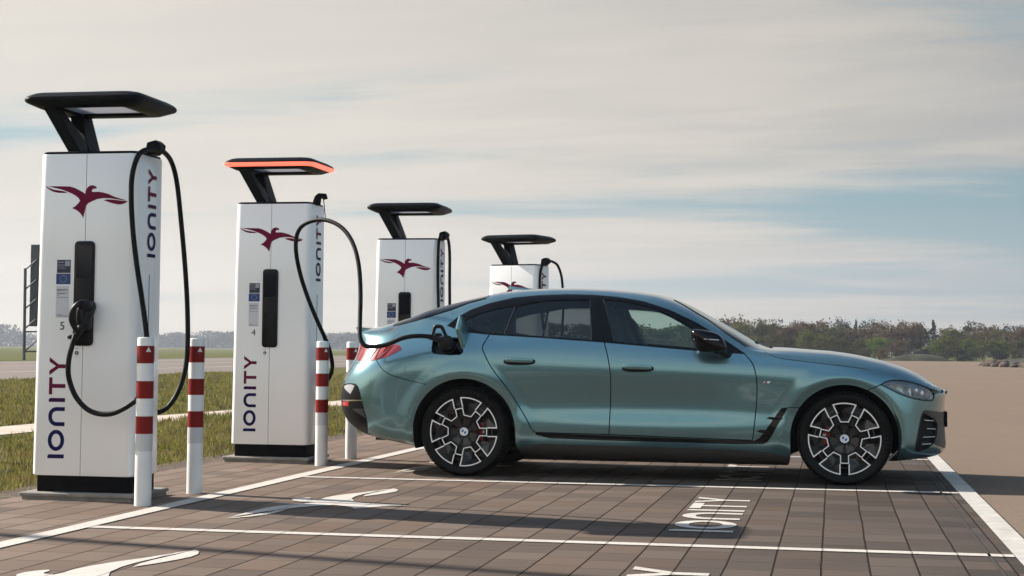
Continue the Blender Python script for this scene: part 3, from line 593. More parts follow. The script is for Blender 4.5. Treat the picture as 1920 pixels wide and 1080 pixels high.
for k, (x, y, lab) in enumerate(bl):
    b_ = B0 if k == 0 else copy_tree(B0); b_.location = (x, y, 0); b_.rotation_euler = (0, 0, R_(3*k)); tag(b_, lab, 'bollard', 'red and white bollards guarding the charging pillars')
# ------------------------------------------------------------------ charging pillars (local frame: x right, y away from the camera, origin at the foot)
mat('pillar_white', (.90, .895, .885), .34, coat=.3, noise=.025, nscale=1.2); mat('pillar_core', (.05, .05, .05), .6); mat('plinth_black', (.005, .005, .006), .6, noise=.3, spec=.05); mat('concrete', (.22, .20, .175), .9, noise=.25, nscale=7., bump=(30, .4, .004))
mat('canopy_black', (.006, .007, .009), .45, noise=.2, nscale=4., spec=.07); mat('screen_glass', (.006, .005, .009), .08, spec=.3); mat('screen_frame', (.006, .006, .007), .35, spec=.2)
def diff_fn(t, b, tc):
    b.inputs['Base Color'].default_value = (.8, .8, .8, 1); b.inputs['Roughness'].default_value = .5; b.inputs['Transmission Weight'].default_value = 0
    tr = t.new('ShaderNodeBsdfTranslucent'); tr.inputs[0].default_value = (.5, .5, .52, 1); ms = t.new('ShaderNodeMixShader'); ms.inputs[0].default_value = .75
    t.l.new(b.outputs[0], ms.inputs[1]); t.l.new(tr.outputs[0], ms.inputs[2]); t.l.new(ms.outputs[0], t.n['Material Output'].inputs[0])
mat('diffuser', fn=diff_fn)
mat('led_red', (.5, .05, .04), .4, emit=(1., .145, .09), es=.95); mat('navy', (.012, .010, .075), .5, spec=.08); mat('violet', (.045, .008, .06), .5, spec=.08); mat('plum', (.085, .008, .045), .5, spec=.08); mat('maroon', (.135, .008, .040), .5, spec=.08)
mat('bird_red', (.155, .008, .038), .5, spec=.08); mat('sticker_dark', (.014, .022, .050), .4); mat('sticker_blue', (.010, .04, .19), .4); mat('sticker_white', (.60, .60, .64), .4); mat('sticker_grey', (.33, .34, .38), .5); mat('gold', (.45, .40, .10), .4); mat('print_black', (.02, .02, .022), .5); mat('thin_blue', (.05, .10, .20), .5)
mat('seam_dark', (.10, .10, .105), .6)
def wordmats(q): return {0: 0, 1: 0, 1.5: 0, 2: 1, 3: 2}[q]
def pillar():
    r = empty('charging_pillar')
    sl_ = MB().rings([[(x, y, z) for x, y in rrect(-.385-e, .365+e, -.265-e, .29+e, .01, 1)] for e, z in ((0, -.05), (0, .022), (.012, .024), (.012, .040), (.004, .046))]); sl_.build('base_slab', MATS['concrete'], r, smooth=False)
    MB().rings([[(x, y, z) for x, y in rrect(-.318, .322, -.185, .185, .012, 2)] for z in (.046, .165)]).build('plinth', MATS['plinth_black'], r)
    def half(sign):
        mb = MB(); rings = []
        for z, e in ((.150, -.004), (.156, 0), (.9, 0), (1.6, 0), (2.190, 0), (2.196, -.004)):
            f = (z-.157)/2.04; xl = -.350+.016*f; xr = .341-.004*f; yb = .21
            o = rrect(xl-e, xr+e, -yb-e, yb+e, .05, 6); g = .0022; cx = -.010
            # outline starting at the seam, going round one side
            if sign < 0: pts = [(cx-g, yb+e)]+[p for p in o if p[0] < cx]+[(cx-g, -yb-e)]
            else: pts = [(cx+g, -yb-e)]+[p for p in o[18:]+o[:6] if p[0] > cx]+[(cx+g, yb+e)]
            rings.append([(x, y, z) for x, y in pts])
        mb.rings(rings, True, True, True); return mb.build('housing_panel', MATS['pillar_white'], r, angle=40)
    half(-1); half(1)
    MB().box((-.010, 0, 1.17), (.02, .405, 2.02)).build('inner_frame', MATS['seam_dark'], r)
    MB().rings([[(x, y, z) for x, y in rrect(-.326-e, .330+e, -.203-e, .203+e, .05, 5)] for z, e in ((2.196, 0), (2.209, 0), (2.213, -.006))]).build('top_cover', MATS['canopy_black'], r)
    # canopy ring on a slanted twin leg
    def orc(e, z): return [(x, y, z) for x, y in rrect(-.425-e, .385+e, -.325-e, .355+e, .085, 8)]
    def inr(e, z): return [(x, y, z) for x, y in rrect(-.255-e, .215+e, -.175-e, .215+e, .02, 8)]
    loop = [inr(.0, 2.497), orc(-.075, 2.492), orc(-.010, 2.522), orc(-.002, 2.530), orc(0, 2.540), orc(-.003, 2.552), orc(-.014, 2.564), orc(-.045, 2.582), orc(-.060, 2.586), inr(-.0, 2.588), inr(-.0, 2.497)]
    mb = MB(); mb.rings(loop, True, False, False); mb.build('canopy', MATS['canopy_black'], r, angle=28)
    MB().rings([[(x, y, z) for x, y in rrect(-.254, .214, -.174, .214, .02, 4)] for z in (2.515, 2.521)]).build('canopy_diffuser', MATS['diffuser'], r, smooth=False)
    # legs: a slanted plate, V-shaped opening in its upper half, 45 mm thick at the bottom
    def onplate(s, h): # s = -1..1 front to back, h = 0..1 up
        yc = .005*(1-h)+.045*h; yw = .15*(1-h)+.27*h; return (-.165-.155*h, yc+yw*s, 2.205+.30*h)
    mb = MB(); th = (.125, .045)
    for s0, s1, s2, s3 in ((-1, -.34, -1, -.63), (.34, 1, .45, 1)):
        a = [onplate(s0, .0), onplate(s1 if s0 < 0 else -.02, .0), onplate(-.02, .30), onplate(s3, 1.), onplate(s2, 1.)] if s0 < 0 else [onplate(-.02, 0), onplate(s1, 0), onplate(s3, 1.), onplate(s2, 1.), onplate(-.02, .30)]
        mb.prism(a, lambda p, t_: (p[0]+t_, p[1], p[2]), 0, .088)
    mb.build('canopy_arm', MATS['canopy_black'], r, smooth=False, bevel=.006)
    # screen column
    def fp(o, y): return [(x, y, z) for x, z in o]
    MB().rings([fp(rrect(-.076, .060, .972, 1.637, .028), -.205), fp(rrect(-.076, .060, .972, 1.637, .028), -.219), fp(rrect(-.071, .055, .977, 1.632, .026), -.2225)]).build('screen_frame', MATS['screen_frame'], r)
    MB().rings([fp(rrect(-.062, .046, 1.40, 1.61, .012), -.2222), fp(rrect(-.062, .046, 1.40, 1.61, .012), -.2238)]).build('screen', MATS['screen_glass'], r)
    mb = MB(); o = rrect(-.052, .036, 1.055, 1.27, .022); i_ = rrect(-.048, .032, 1.059, 1.266, .02); mb.rings([fp(o, -.2222), fp(o, -.2255), fp(i_, -.2255), fp(i_, -.2222)], True, False, False)
    for k in range(3): mb.add([(-.030+.012*k, -.2232, 1.33), (-.024+.012*k, -.2232, 1.33), (-.024+.012*k, -.2232, 1.334), (-.030+.012*k, -.2232, 1.334)], [(0, 1, 2, 3)])
    o = rrect(-.035, .025, 1.30, 1.36, .01); i_ = rrect(-.0335, .0235, 1.3015, 1.3585, .009); mb.rings([fp(o, -.2224), fp(o, -.2235), fp(i_, -.2235), fp(i_, -.2224)], True, False, False)
    mb.build('connector_bay', MATS['canopy_black'], r)
    # emblem, lettering, stickers (thin films standing 1 mm proud)
    yf = -.2112
    mb = MB()
    for p in BIRD: mb.add([(-.008+u*.565, yf, 1.905+v*.565) for u, v in p], [tuple(range(len(p)))])
    mb.build('bird_emblem', MATS['bird_red'], r, smooth=False)
    def lettering(f, name):
        mb = MB()
        for q, ps in WORD:
            for poly in ps: mb.add([f(x, y) for x, y in poly], [tuple(range(len(poly)))], wordmats(q))
        # the letter between blue and red carries the blend
        me = mb.build(name, [MATS['navy'], MATS['violet'], MATS['maroon']], r, smooth=False); return me
    H = .112; lettering(lambda x, y: (-.122-y*H, yf, .258+x*.640/5.75), 'front_lettering')
    H = .118; lettering(lambda x, y: (.3424, .078-y*.125, 1.545+x*.57/5.75), 'side_lettering')
    MB().box((.3405, -.004, 1.02), (.003, .004, .82)).build('side_stripe', MATS['thin_blue'], r, smooth=False)
    def rect(x0, x1, z0, z1, d=0.): return [(x0, yf-d, z0), (x1, yf-d, z0), (x1, yf-d, z1), (x0, yf-d, z1)]
    mb = MB(); Q = [(0, 1, 2, 3)]
    mb.add(rect(-.198, -.104, 1.434, 1.518), Q, 0); mb.add(rect(-.193, -.15, 1.500, 1.505, .001), Q, 1)
    for k in range(4): mb.add(rect(-.193, -.145+.01*(k % 2), 1.487-.008*k, 1.489-.008*k, .001), Q, 1)
    mb.add(rect(-.143, -.110, 1.478, 1.512, .001), Q, 1); mb.build('notice_sticker', [MATS['sticker_dark'], MATS['sticker_grey']], r, smooth=False)
    mb = MB(); mb.add(rect(-.202, -.104, 1.362, 1.430), Q, 0)
    for k in range(12):
        a = 2*math.pi*k/12; cx, cz = -.153+.022*math.sin(a), 1.396+.022*math.cos(a)
        mb.add([(cx+(.0045 if j % 2 == 0 else .0018)*math.sin(2*math.pi*j/10), yf-.001, cz+(.0045 if j % 2 == 0 else .0018)*math.cos(2*math.pi*j/10)) for j in range(10)], [tuple(range(10))], 1)
    mb.build('flag_sticker', [MATS['sticker_blue'], MATS['gold']], r, smooth=False)
    mb = MB(); mb.add(rect(-.200, -.112, 1.150, 1.352), Q, 0)
    for q, ps in WORD:
        for poly in ps: mb.add([(-.192+x*.072/5.75, yf-.001, 1.318+y*.0145) for x, y in poly], [tuple(range(len(poly)))], {0: 1, 1: 1, 1.5: 1, 2: 2, 3: 2}[q])
    for z, wd in ((1.306, .07), (1.302, .055), (1.290, .015), (1.278, .072), (1.168, .035), (1.160, .075)): mb.add(rect(-.192, -.192+wd, z-.0012, z+.0012, .001), Q, 3)
    mb.build('information_sticker', [MATS['sticker_white'], MATS['navy'], MATS['maroon'], MATS['print_black']], r, smooth=False)
    mb = MB(); mb.add(rect(-.070, -.034, .884, .966), Q, 0); mb.add([(-.050+.0145*math.cos(R_(60*k)), yf-.001, .926+.0145*math.sin(R_(60*k))) for k in range(6)], [tuple(range(6))], 1)
    mb.add(rect(-.062, -.042, .952, .955, .001), Q, 1); mb.add(rect(-.060, -.044, .900, .902, .001), Q, 1); mb.add(rect(-.052, -.048, .919, .933, .0016), Q, 0)
    mb.build('plug_type_sticker', [MATS['pillar_white'], MATS['print_black']], r, smooth=False)
    return r
P0 = pillar()
PG = 'white charging pillars in a row'
pl_ = [((-1.885, -3.29, 0), 0, 'nearest white charging pillar, number 5, with its plug parked in the dark screen column'),
       ((-1.917, .31, 0), 0, 'white charging pillar number 4 with glowing red canopy edge and cable leading to the car'),
       ((-1.69, 3.91, -.065), 0, 'third white charging pillar, its lower half hidden behind the car tail'),
       ((-1.185, 7.49, -.155), R_(-15), 'farthest and smallest white charging pillar, only its top showing above the car roof')]
PIL = []
for k, (loc, rz, lab) in enumerate(pl_):
    p = P0 if k == 0 else copy_tree(P0); p.location = loc; p.rotation_euler = (0, 0, rz); tag(p, lab, 'charging pillar', PG); PIL.append(p)
def digit(s, pil, z=1.095):
    vs, fs = text_mesh(s, .072, .0004); mb = MB().add([(-.153+x*1.05, -.2115-zz, z+y) for x, y, zz in vs], fs); o = mb.build('number', MATS['print_black'], pil, smooth=False)
digit('5', PIL[0]); digit('4', PIL[1])
# red light strip along the canopy edge of pillar 4
mb = MB(); mb.rings([[(x, y, z) for x, y in rrect(-.425-e, .385+e, -.325-e, .355+e, .085, 8)] for e, z in ((-.030, 2.5105), (-.008, 2.5205), (.003, 2.530), (.003, 2.541), (-.002, 2.543))], True, False, False); o = mb.build('light_strip', MATS['led_red'], PIL[1])
# cables: points given as (pixel x, pixel y, distance plane), turned into the pillar's own frame
def loc(pil, p): return tuple(Matrix.Rotation(-pil.rotation_euler.z, 3, 'Z') @ (Vector(p)-Vector(pil.location)))
def cable(pil, pts, r=.0165, name='charging_cable', k=8):
    P = [atY(x, y, Y) for x, y, Y in pts]; P = spl(P, k); mb = MB().tube([loc(pil, p) for p in P], r, 12); return mb.build(name, MATS['rubber'], pil, angle=60)
def holder(pil, x0=.285, dz=0.):
    mb = MB(); pr = [(-.07, 2.205), (-.05, 2.285), (.03, 2.300), (.075, 2.272), (.07, 2.235), (.02, 2.205)]
    mb.prism([(x0+.09+u*.75, z+dz) for u, z in pr], lambda p, t_: (p[0], t_, p[1]), -.05, .05); o = mb.build('cable_holder', MATS['canopy_black'], pil, smooth=False, bevel=.01); return o
holder(PIL[0], .27); holder(PIL[2], .27); holder(PIL[3], .28)
cable(PIL[0], [(296,282,-3.32),(280,280,-3.42),(262,288,-3.52),(250,318,-3.58),(246,360,-3.60),(249,430,-3.60),(257,500,-3.60),(266,560,-3.60),(275,630,-3.62),(277,690,-3.64),(266,735,-3.66),(245,758,-3.68),(207,776,-3.68),(170,771,-3.67),(143,745,-3.66),(129,708,-3.66),(129,675,-3.66),(136,645,-3.64),(141,628,-3.61)])
cable(PIL[0], [(290,279,-3.32),(308,286,-3.20),(322,305,-3.05),(332,345,-2.98),(340,420,-2.95),(347,500,-2.93),(351,570,-2.93),(352,640,-2.95),(348,690,-2.97),(336,730,-3.0),(318,760,-3.05),(300,772,-3.08),(286,775,-3.1)])
def nozzle(pil, dx=0.):
    mb = MB(); Y = lambda x, y, d=-3.56: loc(pil, atY(x, y, d))
    mb.tube(spl([Y(141,634,-3.60), Y(148,622,-3.60), Y(156,606,-3.585), Y(163,590,-3.56), Y(168,576,-3.53), Y(168,574,-3.50)], 4), [.019]*4+[.024]*4+[.031]*4+[.040]*9, 16)
    mb.superell(Y(160,572,-3.58), (.045, .045, .036), .75); mb.superell(Y(154,592,-3.58), (.032, .04, .07), .7); mb.superell(Y(162,603,-3.56), (.030, .04, .055), .7)
    hand = spl([Y(158,566,-3.60), Y(146,570,-3.635), Y(136,583,-3.65), Y(134,600,-3.65), Y(140,614,-3.63), Y(149,626,-3.60)], 6); mb.tube(hand, .0165, 10)
    mb.superell(Y(134,632,-3.61), (.024, .02, .014), .6); mb.build('plug', MATS['black_plastic'], pil, angle=50)
nozzle(PIL[0])
# pillar 4: lifted cable guide, cable over to the car
mb = MB(); L4 = lambda x, y, Y: loc(PIL[1], atY(x, y, Y)); g = [(585,383),(590,368),(597,362),(612,363),(615,373),(608,375),(603,372),(601,385)]
mb.prism(g, lambda p, t_: L4(p[0], p[1], .31+t_), -.045, .045); mb.build('cable_holder', MATS['canopy_black'], PIL[1], smooth=False, bevel=.006)
cable(PIL[1], [(606,372,.31),(608,385,.25),(609,398,.05),(611,413,-.45)], .004, 'retractor_cord', 4)
CAR_CABLE = [(600,722,.33),(616,710,.30),(623,690,.26),(620,665,.20),(612,640,.12),(592,595,0.),(575,552,-.12),(562,510,-.2),(555,470,-.28),(557,440,-.35),(570,421,-.42),(598,412,-.48),(625,417,-.55),(648,434,-.62),(664,462,-.7),(673,500,-.78),(676,550,-.86),(675,600,-.95),(675,630,-1.02),(683,647,-1.05),(700,650,-1.06),(725,646,-1.06),(755,634,-1.06),(780,630,-1.05),(805,631,-1.02),(815,633,-1.0)]
cable(PIL[1], CAR_CABLE, .0175)
cable(PIL[2], [(832,440,3.9),(825,446,3.75),(822,465,3.68),(821,520,3.65),(822,570,3.64),(824,640,3.62)]); cable(PIL[2], [(833,440,3.9),(840,448,4.1),(843,475,4.15),(843,530,4.15),(843,590,4.15),(840,650,4.1)])
cable(PIL[3], [(1035,490,7.5),(1024,490,7.35),(1015,503,7.3),(1012,530,7.28),(1014,570,7.28),(1020,620,7.28)]); cable(PIL[3], [(1035,490,7.5),(1045,497,7.6),(1052,515,7.65),(1055,540,7.65),(1056,580,7.65),(1053,630,7.65)])
# ------------------------------------------------------------------ the car
def paint_fn(t, b, tc):
    n = t.noise(tc, 900, 2); fl = t.rng(n, .35, .65, .0, 1.)
    t.put(b.inputs['Base Color'], t.mix(fl, (.135, .262, .296), (.170, .320, .355))); b.inputs['Metallic'].default_value = .80; b.inputs['Roughness'].default_value = .25
    b.inputs['Coat Weight'].default_value = 1.; b.inputs['Coat Roughness'].default_value = .02; b.inputs['Coat IOR'].default_value = 1.45
    t.put(b.inputs['Normal'], t.bump(n, .04, .0006))
mat('paint', fn=paint_fn)
mat('gloss_black', (.003, .003, .004), .12, spec=.22); mat('satin_black', (.006, .006, .007), .42, noise=.15, spec=.12); mat('dark_grey', (.045, .045, .048), .45, .3, noise=.1); mat('sill_grey', (.050, .047, .045), .5, noise=.1, spec=.3)
mat('liner', (.004, .004, .004), .9); mat('chrome', (.7, .7, .7), .15, 1.); mat('alu', (.92, .92, .92), .35, .3); mat('steel', (.55, .55, .56), .3, .9); mat('rim_grey', (.05, .05, .052), .25, .7); mat('caliper', (.32, .006, .010), .3, coat=.6)
mat('bowl_grey', (.55, .60, .66), .25, .5); mat('reflection_grey', (.32, .32, .33), .4); mat('white_lens', (.75, .76, .80), .18, .3, coat=1.); mat('red_plastic', (.45, .012, .018), .2, coat=.8); mat('seat', (.035, .035, .037), .6, noise=.2); mat('badge_blue', (.01, .12, .45), .3, coat=.5); mat('badge_white', (.8, .8, .8), .3, coat=.5); mat('tyre_print', (.035, .035, .036), .5)
def glass_fn(tint, rf):
    def fn(t, b, tc):
        tr = t.new('ShaderNodeBsdfTransparent'); tr.inputs[0].default_value = (*tint, 1); gl = t.new('ShaderNodeBsdfGlossy'); gl.inputs[1].default_value = .015; gl.inputs[0].default_value = (.95, 1, 1, 1)
        fr = t.new('ShaderNodeFresnel'); fr.inputs[0].default_value = rf; ms = t.new('ShaderNodeMixShader'); t.l.new(fr.outputs[0], ms.inputs[0]); t.l.new(tr.outputs[0], ms.inputs[1]); t.l.new(gl.outputs[0], ms.inputs[2]); t.l.new(ms.outputs[0], t.n['Material Output'].inputs[0])
    return fn
mat('glass_front', fn=glass_fn((.62, .74, .70), 1.5)); mat('glass_rear', fn=glass_fn((.36, .40, .40), 1.5)); mat('windscreen_glass', fn=glass_fn((.45, .58, .60), 1.55)); mat('lens_clear', fn=glass_fn((.80, .84, .86), 1.5))
def tail_fn(t, b, tc):
    x, y, z = t.sep(tc); s = t.math('FRACT', t.math('MULTIPLY', t.math('ADD', x, t.math('MULTIPLY', z, -.9)), 11.)); st = t.rng(t.math('ABSOLUTE', t.math('SUBTRACT', s, .5)), .30, .42, 0, 1)
    t.put(b.inputs['Base Color'], t.mix(st, (.20, .006, .006), (.38, .030, .022))); b.inputs['Roughness'].default_value = .22; b.inputs['Coat Weight'].default_value = 1.; b.inputs['Coat Roughness'].default_value = .02
mat('tail_red', fn=tail_fn)
CARO = (1.28, 0., 0.)
car = empty('parked_car', CARO, 0, 'teal metallic five door coupe parked and charging beside the white pillars', 'car')
US, VS = 4.9, 2.5
def inv_list(pts, mode='px'): return [((q[1], q[2]) if q[0] == 'uv' else invert(q, mode)) for q in pts]
Zm = lambda ox, oy, k: (lambda L: [(ox+x/k, oy+y/k) for x, y in L])
z6 = Zm(820, 530, 3.0968); z1 = Zm(620, 520, 2.6345); z2 = Zm(1120, 520, 2.5263); z5 = Zm(1380, 740, 8.307); z8 = Zm(1630, 690, 10.8); z7 = Zm(1640, 680, 5.4); zt = Zm(620, 560, 7.7125); zb = Zm(630, 700, 7.7118); z9 = Zm(780, 580, 9.); zw = Zm(1240, 540, 6.75)
def densify(P, step=9.):
    out = []
    for a, b in zip(P[:-1], P[1:]):
        n = max(1, int(math.hypot(b[0]-a[0], b[1]-a[1])/step)); out += [(a[0]+(b[0]-a[0])*k/n, a[1]+(b[1]-a[1])*k/n) for k in range(n)]
    return out+[P[-1]]
def curve(P, k=5): return [tuple(p) for p in spl([(x, y, 0) for x, y in P], k)] and [(float(p[0]), float(p[1])) for p in spl([(x, y, 0) for x, y in P], k)]
def strip(P, w):
    P = [np.array(p) for p in P]; L, Rr = [], []
    for i, p in enumerate(P):
        d = P[min(i+1, len(P)-1)]-P[max(i-1, 0)]; d = d/(np.linalg.norm(d)+1e-9); n = np.array([-d[1], d[0]]); L.append(tuple(p+n*w/2)); Rr.append(tuple(p-n*w/2))
    return L+Rr[::-1]
REG = []    # (name, uv polygon), first match wins
def reg(name, pts, mode='px'): REG.append((name, inv_list(pts, mode)))
seams = {
 'rear_door_rear': curve(z1([(785,283),(762,318),(750,345),(760,380),(800,455),(880,560),(950,670),(995,755)]))+z1([(1008,764),(1018,767)]),
 'door_mid': curve(z1([(1350,316),(1370,400),(1383,500),(1382,620),(1374,777)])),
 'front_door_front': curve([(1397,664.5),(1411,682),(1417.7,706),(1419.5,734),(1417,773),(1411,826)]),
 'door_bottom': densify(z1([(1018,767),(1374,777)])+[(1411,826)], 20),
 'rear_bumper': curve([(705.6,675),(715.6,691),(731,702),(757.8,711),(799,721)]),
 'hood_side': curve([(1434,660),(1460.5,671),(1516,678.5),(1595,688),(1626,693)]),
 'hood_front': [(1738,725),(1749.5,715.5)],
 'fender_front': [(1628,731.5),(1652,721)],
 'fender_low': [(1477,763.8),(1506,764.6)],
}
for k, P in seams.items():
    reg('void', strip(densify(P, 12), {'door_bottom': 2.2, 'hood_side': 1.2, 'hood_front': 1.4, 'fender_low': 1.3, 'rear_bumper': 1.3}.get(k, 1.9)))
# groove below the doors that opens into the vent ahead of the front door
vent = [(1380,826),(1415,826),(1424.5,820.7),(1431.8,812),(1446,791.8),(1461.9,768.9),(1466.7,764.4),(1477.5,764.4),(1465,786),(1447.4,817),(1439,829),(1431.8,832.7),(1380,832.9),(1150,826.5),(1030,822),(1004,815),(1004,811.8),(1143,817)]
reg('side_vent', densify(vent+vent[:1], 25)[:-1])
def arch(xw, R, drop, r2):
    P = [(xw+R*math.cos(a), .345+R*math.sin(a)) for a in np.linspace(0, math.pi, 49)]
    a_, b_ = (xw+R*1.0, .26), (xw-R*1.0, .26)
    q = [invert(p, 'xz') for p in P+[b_]]; u0 = invert((xw-R, .2), 'xz')[0]; u1 = invert((xw+R, .2), 'xz')[0]
    REG.append(('arch', q+[(u0, 0.)]+[(u1, 0.)]+[invert(a_, 'xz')]))
arch(0., .402, 0, 0); arch(2.856, .392, 0, 0)
port = z9([(262,640),(264,715),(290,748),(400,765),(600,772),(740,770),(790,735),(800,690),(792,560),(772,485),(700,474),(560,472),(330,480),(280,530)])
reg('port', port)
reg('reflector', zb([(95,408),(185,402),(180,474),(96,462)]))
reg('silver_strip', zb([(84,378),(372,382),(376,398),(86,400)])+[])
reg('reflection_patch', zb([(122,188),(160,166),(215,160),(272,176),(245,240),(212,298),(170,262),(135,225)]))  # pale patch stands in for a bright reflection on the rear bumper
reg('rear_facet', zb([(235,512),(398,512),(440,652)]))
v1 = invert(zb([(100,190)])[0])[1]; v2 = invert(zb([(130,650)])[0])[1]
REG.append(('rear_diffuser', inv_list(densify(zb([(100,190),(130,155),(200,140),(280,150),(318,188),(350,300),(380,420),(405,520),(440,640),(458,760),(463,892)]), 6))+[(invert(zb([(463,892)])[0])[0], 0.), (0., 0.), (0., v2), (0., v1)]))
reg('tail_light', densify(zt([(385,770),(392,705),(412,672),(470,655),(600,650),(800,655),(985,668),(1020,710),(1022,735),(960,775),(820,840),(650,890),(560,910),(480,915),(400,905),(378,870),(385,770)]), 6)[:-1])
# front
reg('headlight', densify(z8([(235,338),(330,280),(450,250),(600,250),(740,265),(900,300),(1040,345),(1150,385),(1230,440),(1290,510),(1310,580),(1290,640),(1260,665),(1100,655),(900,620),(760,580),(600,520),(420,430),(300,370),(235,338)]), 6)[:-1])
vN1 = invert((1767, 737))[1]; vN0 = invert((1766.5, 733))[1]
reg('nose_gap', z8([(1160,388),(1300,428),(1400,462),(1492,498),(1490,508),(1400,514),(1335,530),(1318,560),(1306,545),(1285,500),(1225,438)]))
inlet = z7([(478,545),(492,522),(512,518),(600,570),(630,622),(622,740),(596,812),(560,840),(520,868),(440,893),(418,880),(445,700)]); reg('inlet', densify(inlet+inlet[:1], 8)[:-1])
fb = z7([(470,535),(487,492),(520,480),(600,490),(682,499)]); fb2 = z7([(702,868),(590,818),(560,840),(520,870),(440,907),(398,900),(405,860),(440,690)])
REG.append(('grille_surround', inv_list(densify(fb, 8))+[(1., invert(fb[-1])[1]), (1., invert((1769.5, 842))[1])]+inv_list(densify(fb2, 8))))
# sill
s_ = [(958,842),(975,838),(1003,833.5),(1012,832),(1150,836),(1380,843),(1434,847.7),(1484,858)]
REG.append(('side_sill', inv_list(densify(s_, 20))+[(invert((1484,858))[0]+.004, 0.), (invert((958,842))[0]-.006, 0.)]))
# glass house
glq = z6([(158,224),(185,206),(240,180),(330,155),(440,134),(448,143),(388,292),(385,297),(300,291),(225,278),(180,255)])
glr = z6([(466,133),(520,122),(600,108),(680,101),(750,98),(880,98),(884,110),(892,330),(880,333),(640,316),(395,299),(396,290),(458,145)])
glf = z6([(975,97),(1050,103),(1100,110),(1200,133),(1280,158),(1350,188),(1430,232),(1510,282),(1590,340),(1620,372),(1610,386),(1480,379),(1300,366),(1035,343),(1028,335),(972,110)])
reg('quarter_window', glq); reg('rear_door_window', glr); reg('front_door_window', glf)
for a, b in (((450,140),(388,296)), ((887,100),(895,333)), ((963,97),(1026,340))): reg('window_chrome', strip(z6([a, b]), 1.6))
top = z6([(55,250),(120,197),(200,155),(300,120),(450,85),(600,72),(750,67),(900,70),(1050,82),(1200,108),(1350,158),(1500,228),(1600,288),(1700,352),(1795,416)]); bot = z6([(1795,416),(1500,396),(1300,378),(965,348),(600,321),(300,303),(180,291),(120,275),(55,250)])
reg('window_trim', densify(top, 12)+densify(bot, 20)[1:-1])
ws = zw([(165,155),(330,245),(450,320),(590,402),(700,480),(800,560),(900,630),(1000,690),(1060,742)]); wsu = inv_list(densify(ws, 8))
vlow = invert((1424, 652))
REG.append(('windscreen', wsu+inv_list([(1412,650.5),(1424,651.5)])+[(invert((1424,651))[0]-.004, 1.0), (wsu[0][0]-.012, 1.0)]))
rw = [(912,559.5),(880,568),(846.7,580.5),(810,592),(780,601),(755,607.5),(738,611)]; rwu = inv_list(densify(rw, 10)); REG.append(('rear_window', [(rwu[0][0], 1.)]+rwu+[(rwu[-1][0]-.006, 1.)]))
# panels
D = seams
REG.append(('rear_door', inv_list([(918,627)]+D['rear_door_rear']+[(1142,814.5)]+D['door_mid'][::-1]+[(1132.5,640)]+z6([(965,346),(600,319),(330,303)]))))
REG.append(('front_door', inv_list(D['door_mid']+[(1142,815),(1411,826)]+D['front_door_front'][::-1]+z6([(1500,394),(1300,376),(990,348)]))))
uh = invert((1420, 652))[0]
REG.append(('hood', inv_list([(1422,652),(1434,660)]+D['hood_side']+[(1650,703),(1672,711),(1700,714),(1738,725),(1749,716)])+[(invert((1749,716))[0]+.01, 1.), (uh, 1.)]))
REG.append(('front_bumper', inv_list([(1600,745),(1628,731.5),(1652,721),(1680,736),(1710,749),(1735,752),(1752,750)])+[(1., invert((1752,750))[1]), (1., 0.), (invert((3.2, .2), 'xz')[0]-.02, 0.), invert((3.2,.3),'xz')]))
REG.append(('rear_bumper', inv_list(D['rear_bumper'][::-1]+[(690,680)])+[(0., invert((672,676))[1]), (0., 0.), (invert((-.38,.24),'xz')[0], 0.), invert((-.36,.5),'xz')]))
# tessellate the half shell with every outline as an edge
NU, NV = 230, 120
uu = np.linspace(0, 1, NU); vv = np.linspace(0, 1, NV)
V2 = [Vector((a*US, b*VS)) for a in uu for b in vv]
E2 = []
E2 += [(i*NV, (i+1)*NV) for i in range(NU-1)]+[(i*NV+NV-1, (i+1)*NV+NV-1) for i in range(NU-1)]+[(j, j+1) for j in range(NV-1)]+[((NU-1)*NV+j, (NU-1)*NV+j+1) for j in range(NV-1)]
for nm, P in REG:
    b = len(V2); V2 += [Vector((min(1, max(0, p[0]))*US, min(1, max(0, p[1]))*VS)) for p in P]; n = len(P); E2 += [(b+i, b+(i+1) % n) for i in range(n)]
res = geometry.delaunay_2d_cdt(V2, E2, [], 0, 2e-4)
UV = np.array([(p.x/US, p.y/VS) for p in res[0]]); TRI = np.array([f for f in res[2] if len(f) == 3], int)
UV = np.clip(UV, 0, 1); cen = UV[TRI].mean(1)
def inpoly(P, poly):
    x, y = P[:, 0], P[:, 1]; c = np.zeros(len(P), bool); n = len(poly)
    for i in range(n):
        x1, y1 = poly[i]; x2, y2 = poly[(i+1) % n]
        if y1 == y2: continue
        m = ((y1 > y) != (y2 > y)) & (x < (x2-x1)*(y-y1)/(y2-y1)+x1); c ^= m
    return c
LAB = np.array(['body']*len(TRI), dtype=object); done = np.zeros(len(TRI), bool)
for nm, P in REG:
    m = inpoly(cen, P) & ~done; LAB[m] = nm; done |= m
PP = surf(UV[:, 0], np.minimum(UV[:, 1], .9999)); PN = normal(UV[:, 0], np.minimum(UV[:, 1], .9995)); PP[UV[:, 1] > .9995, 1] = 0.
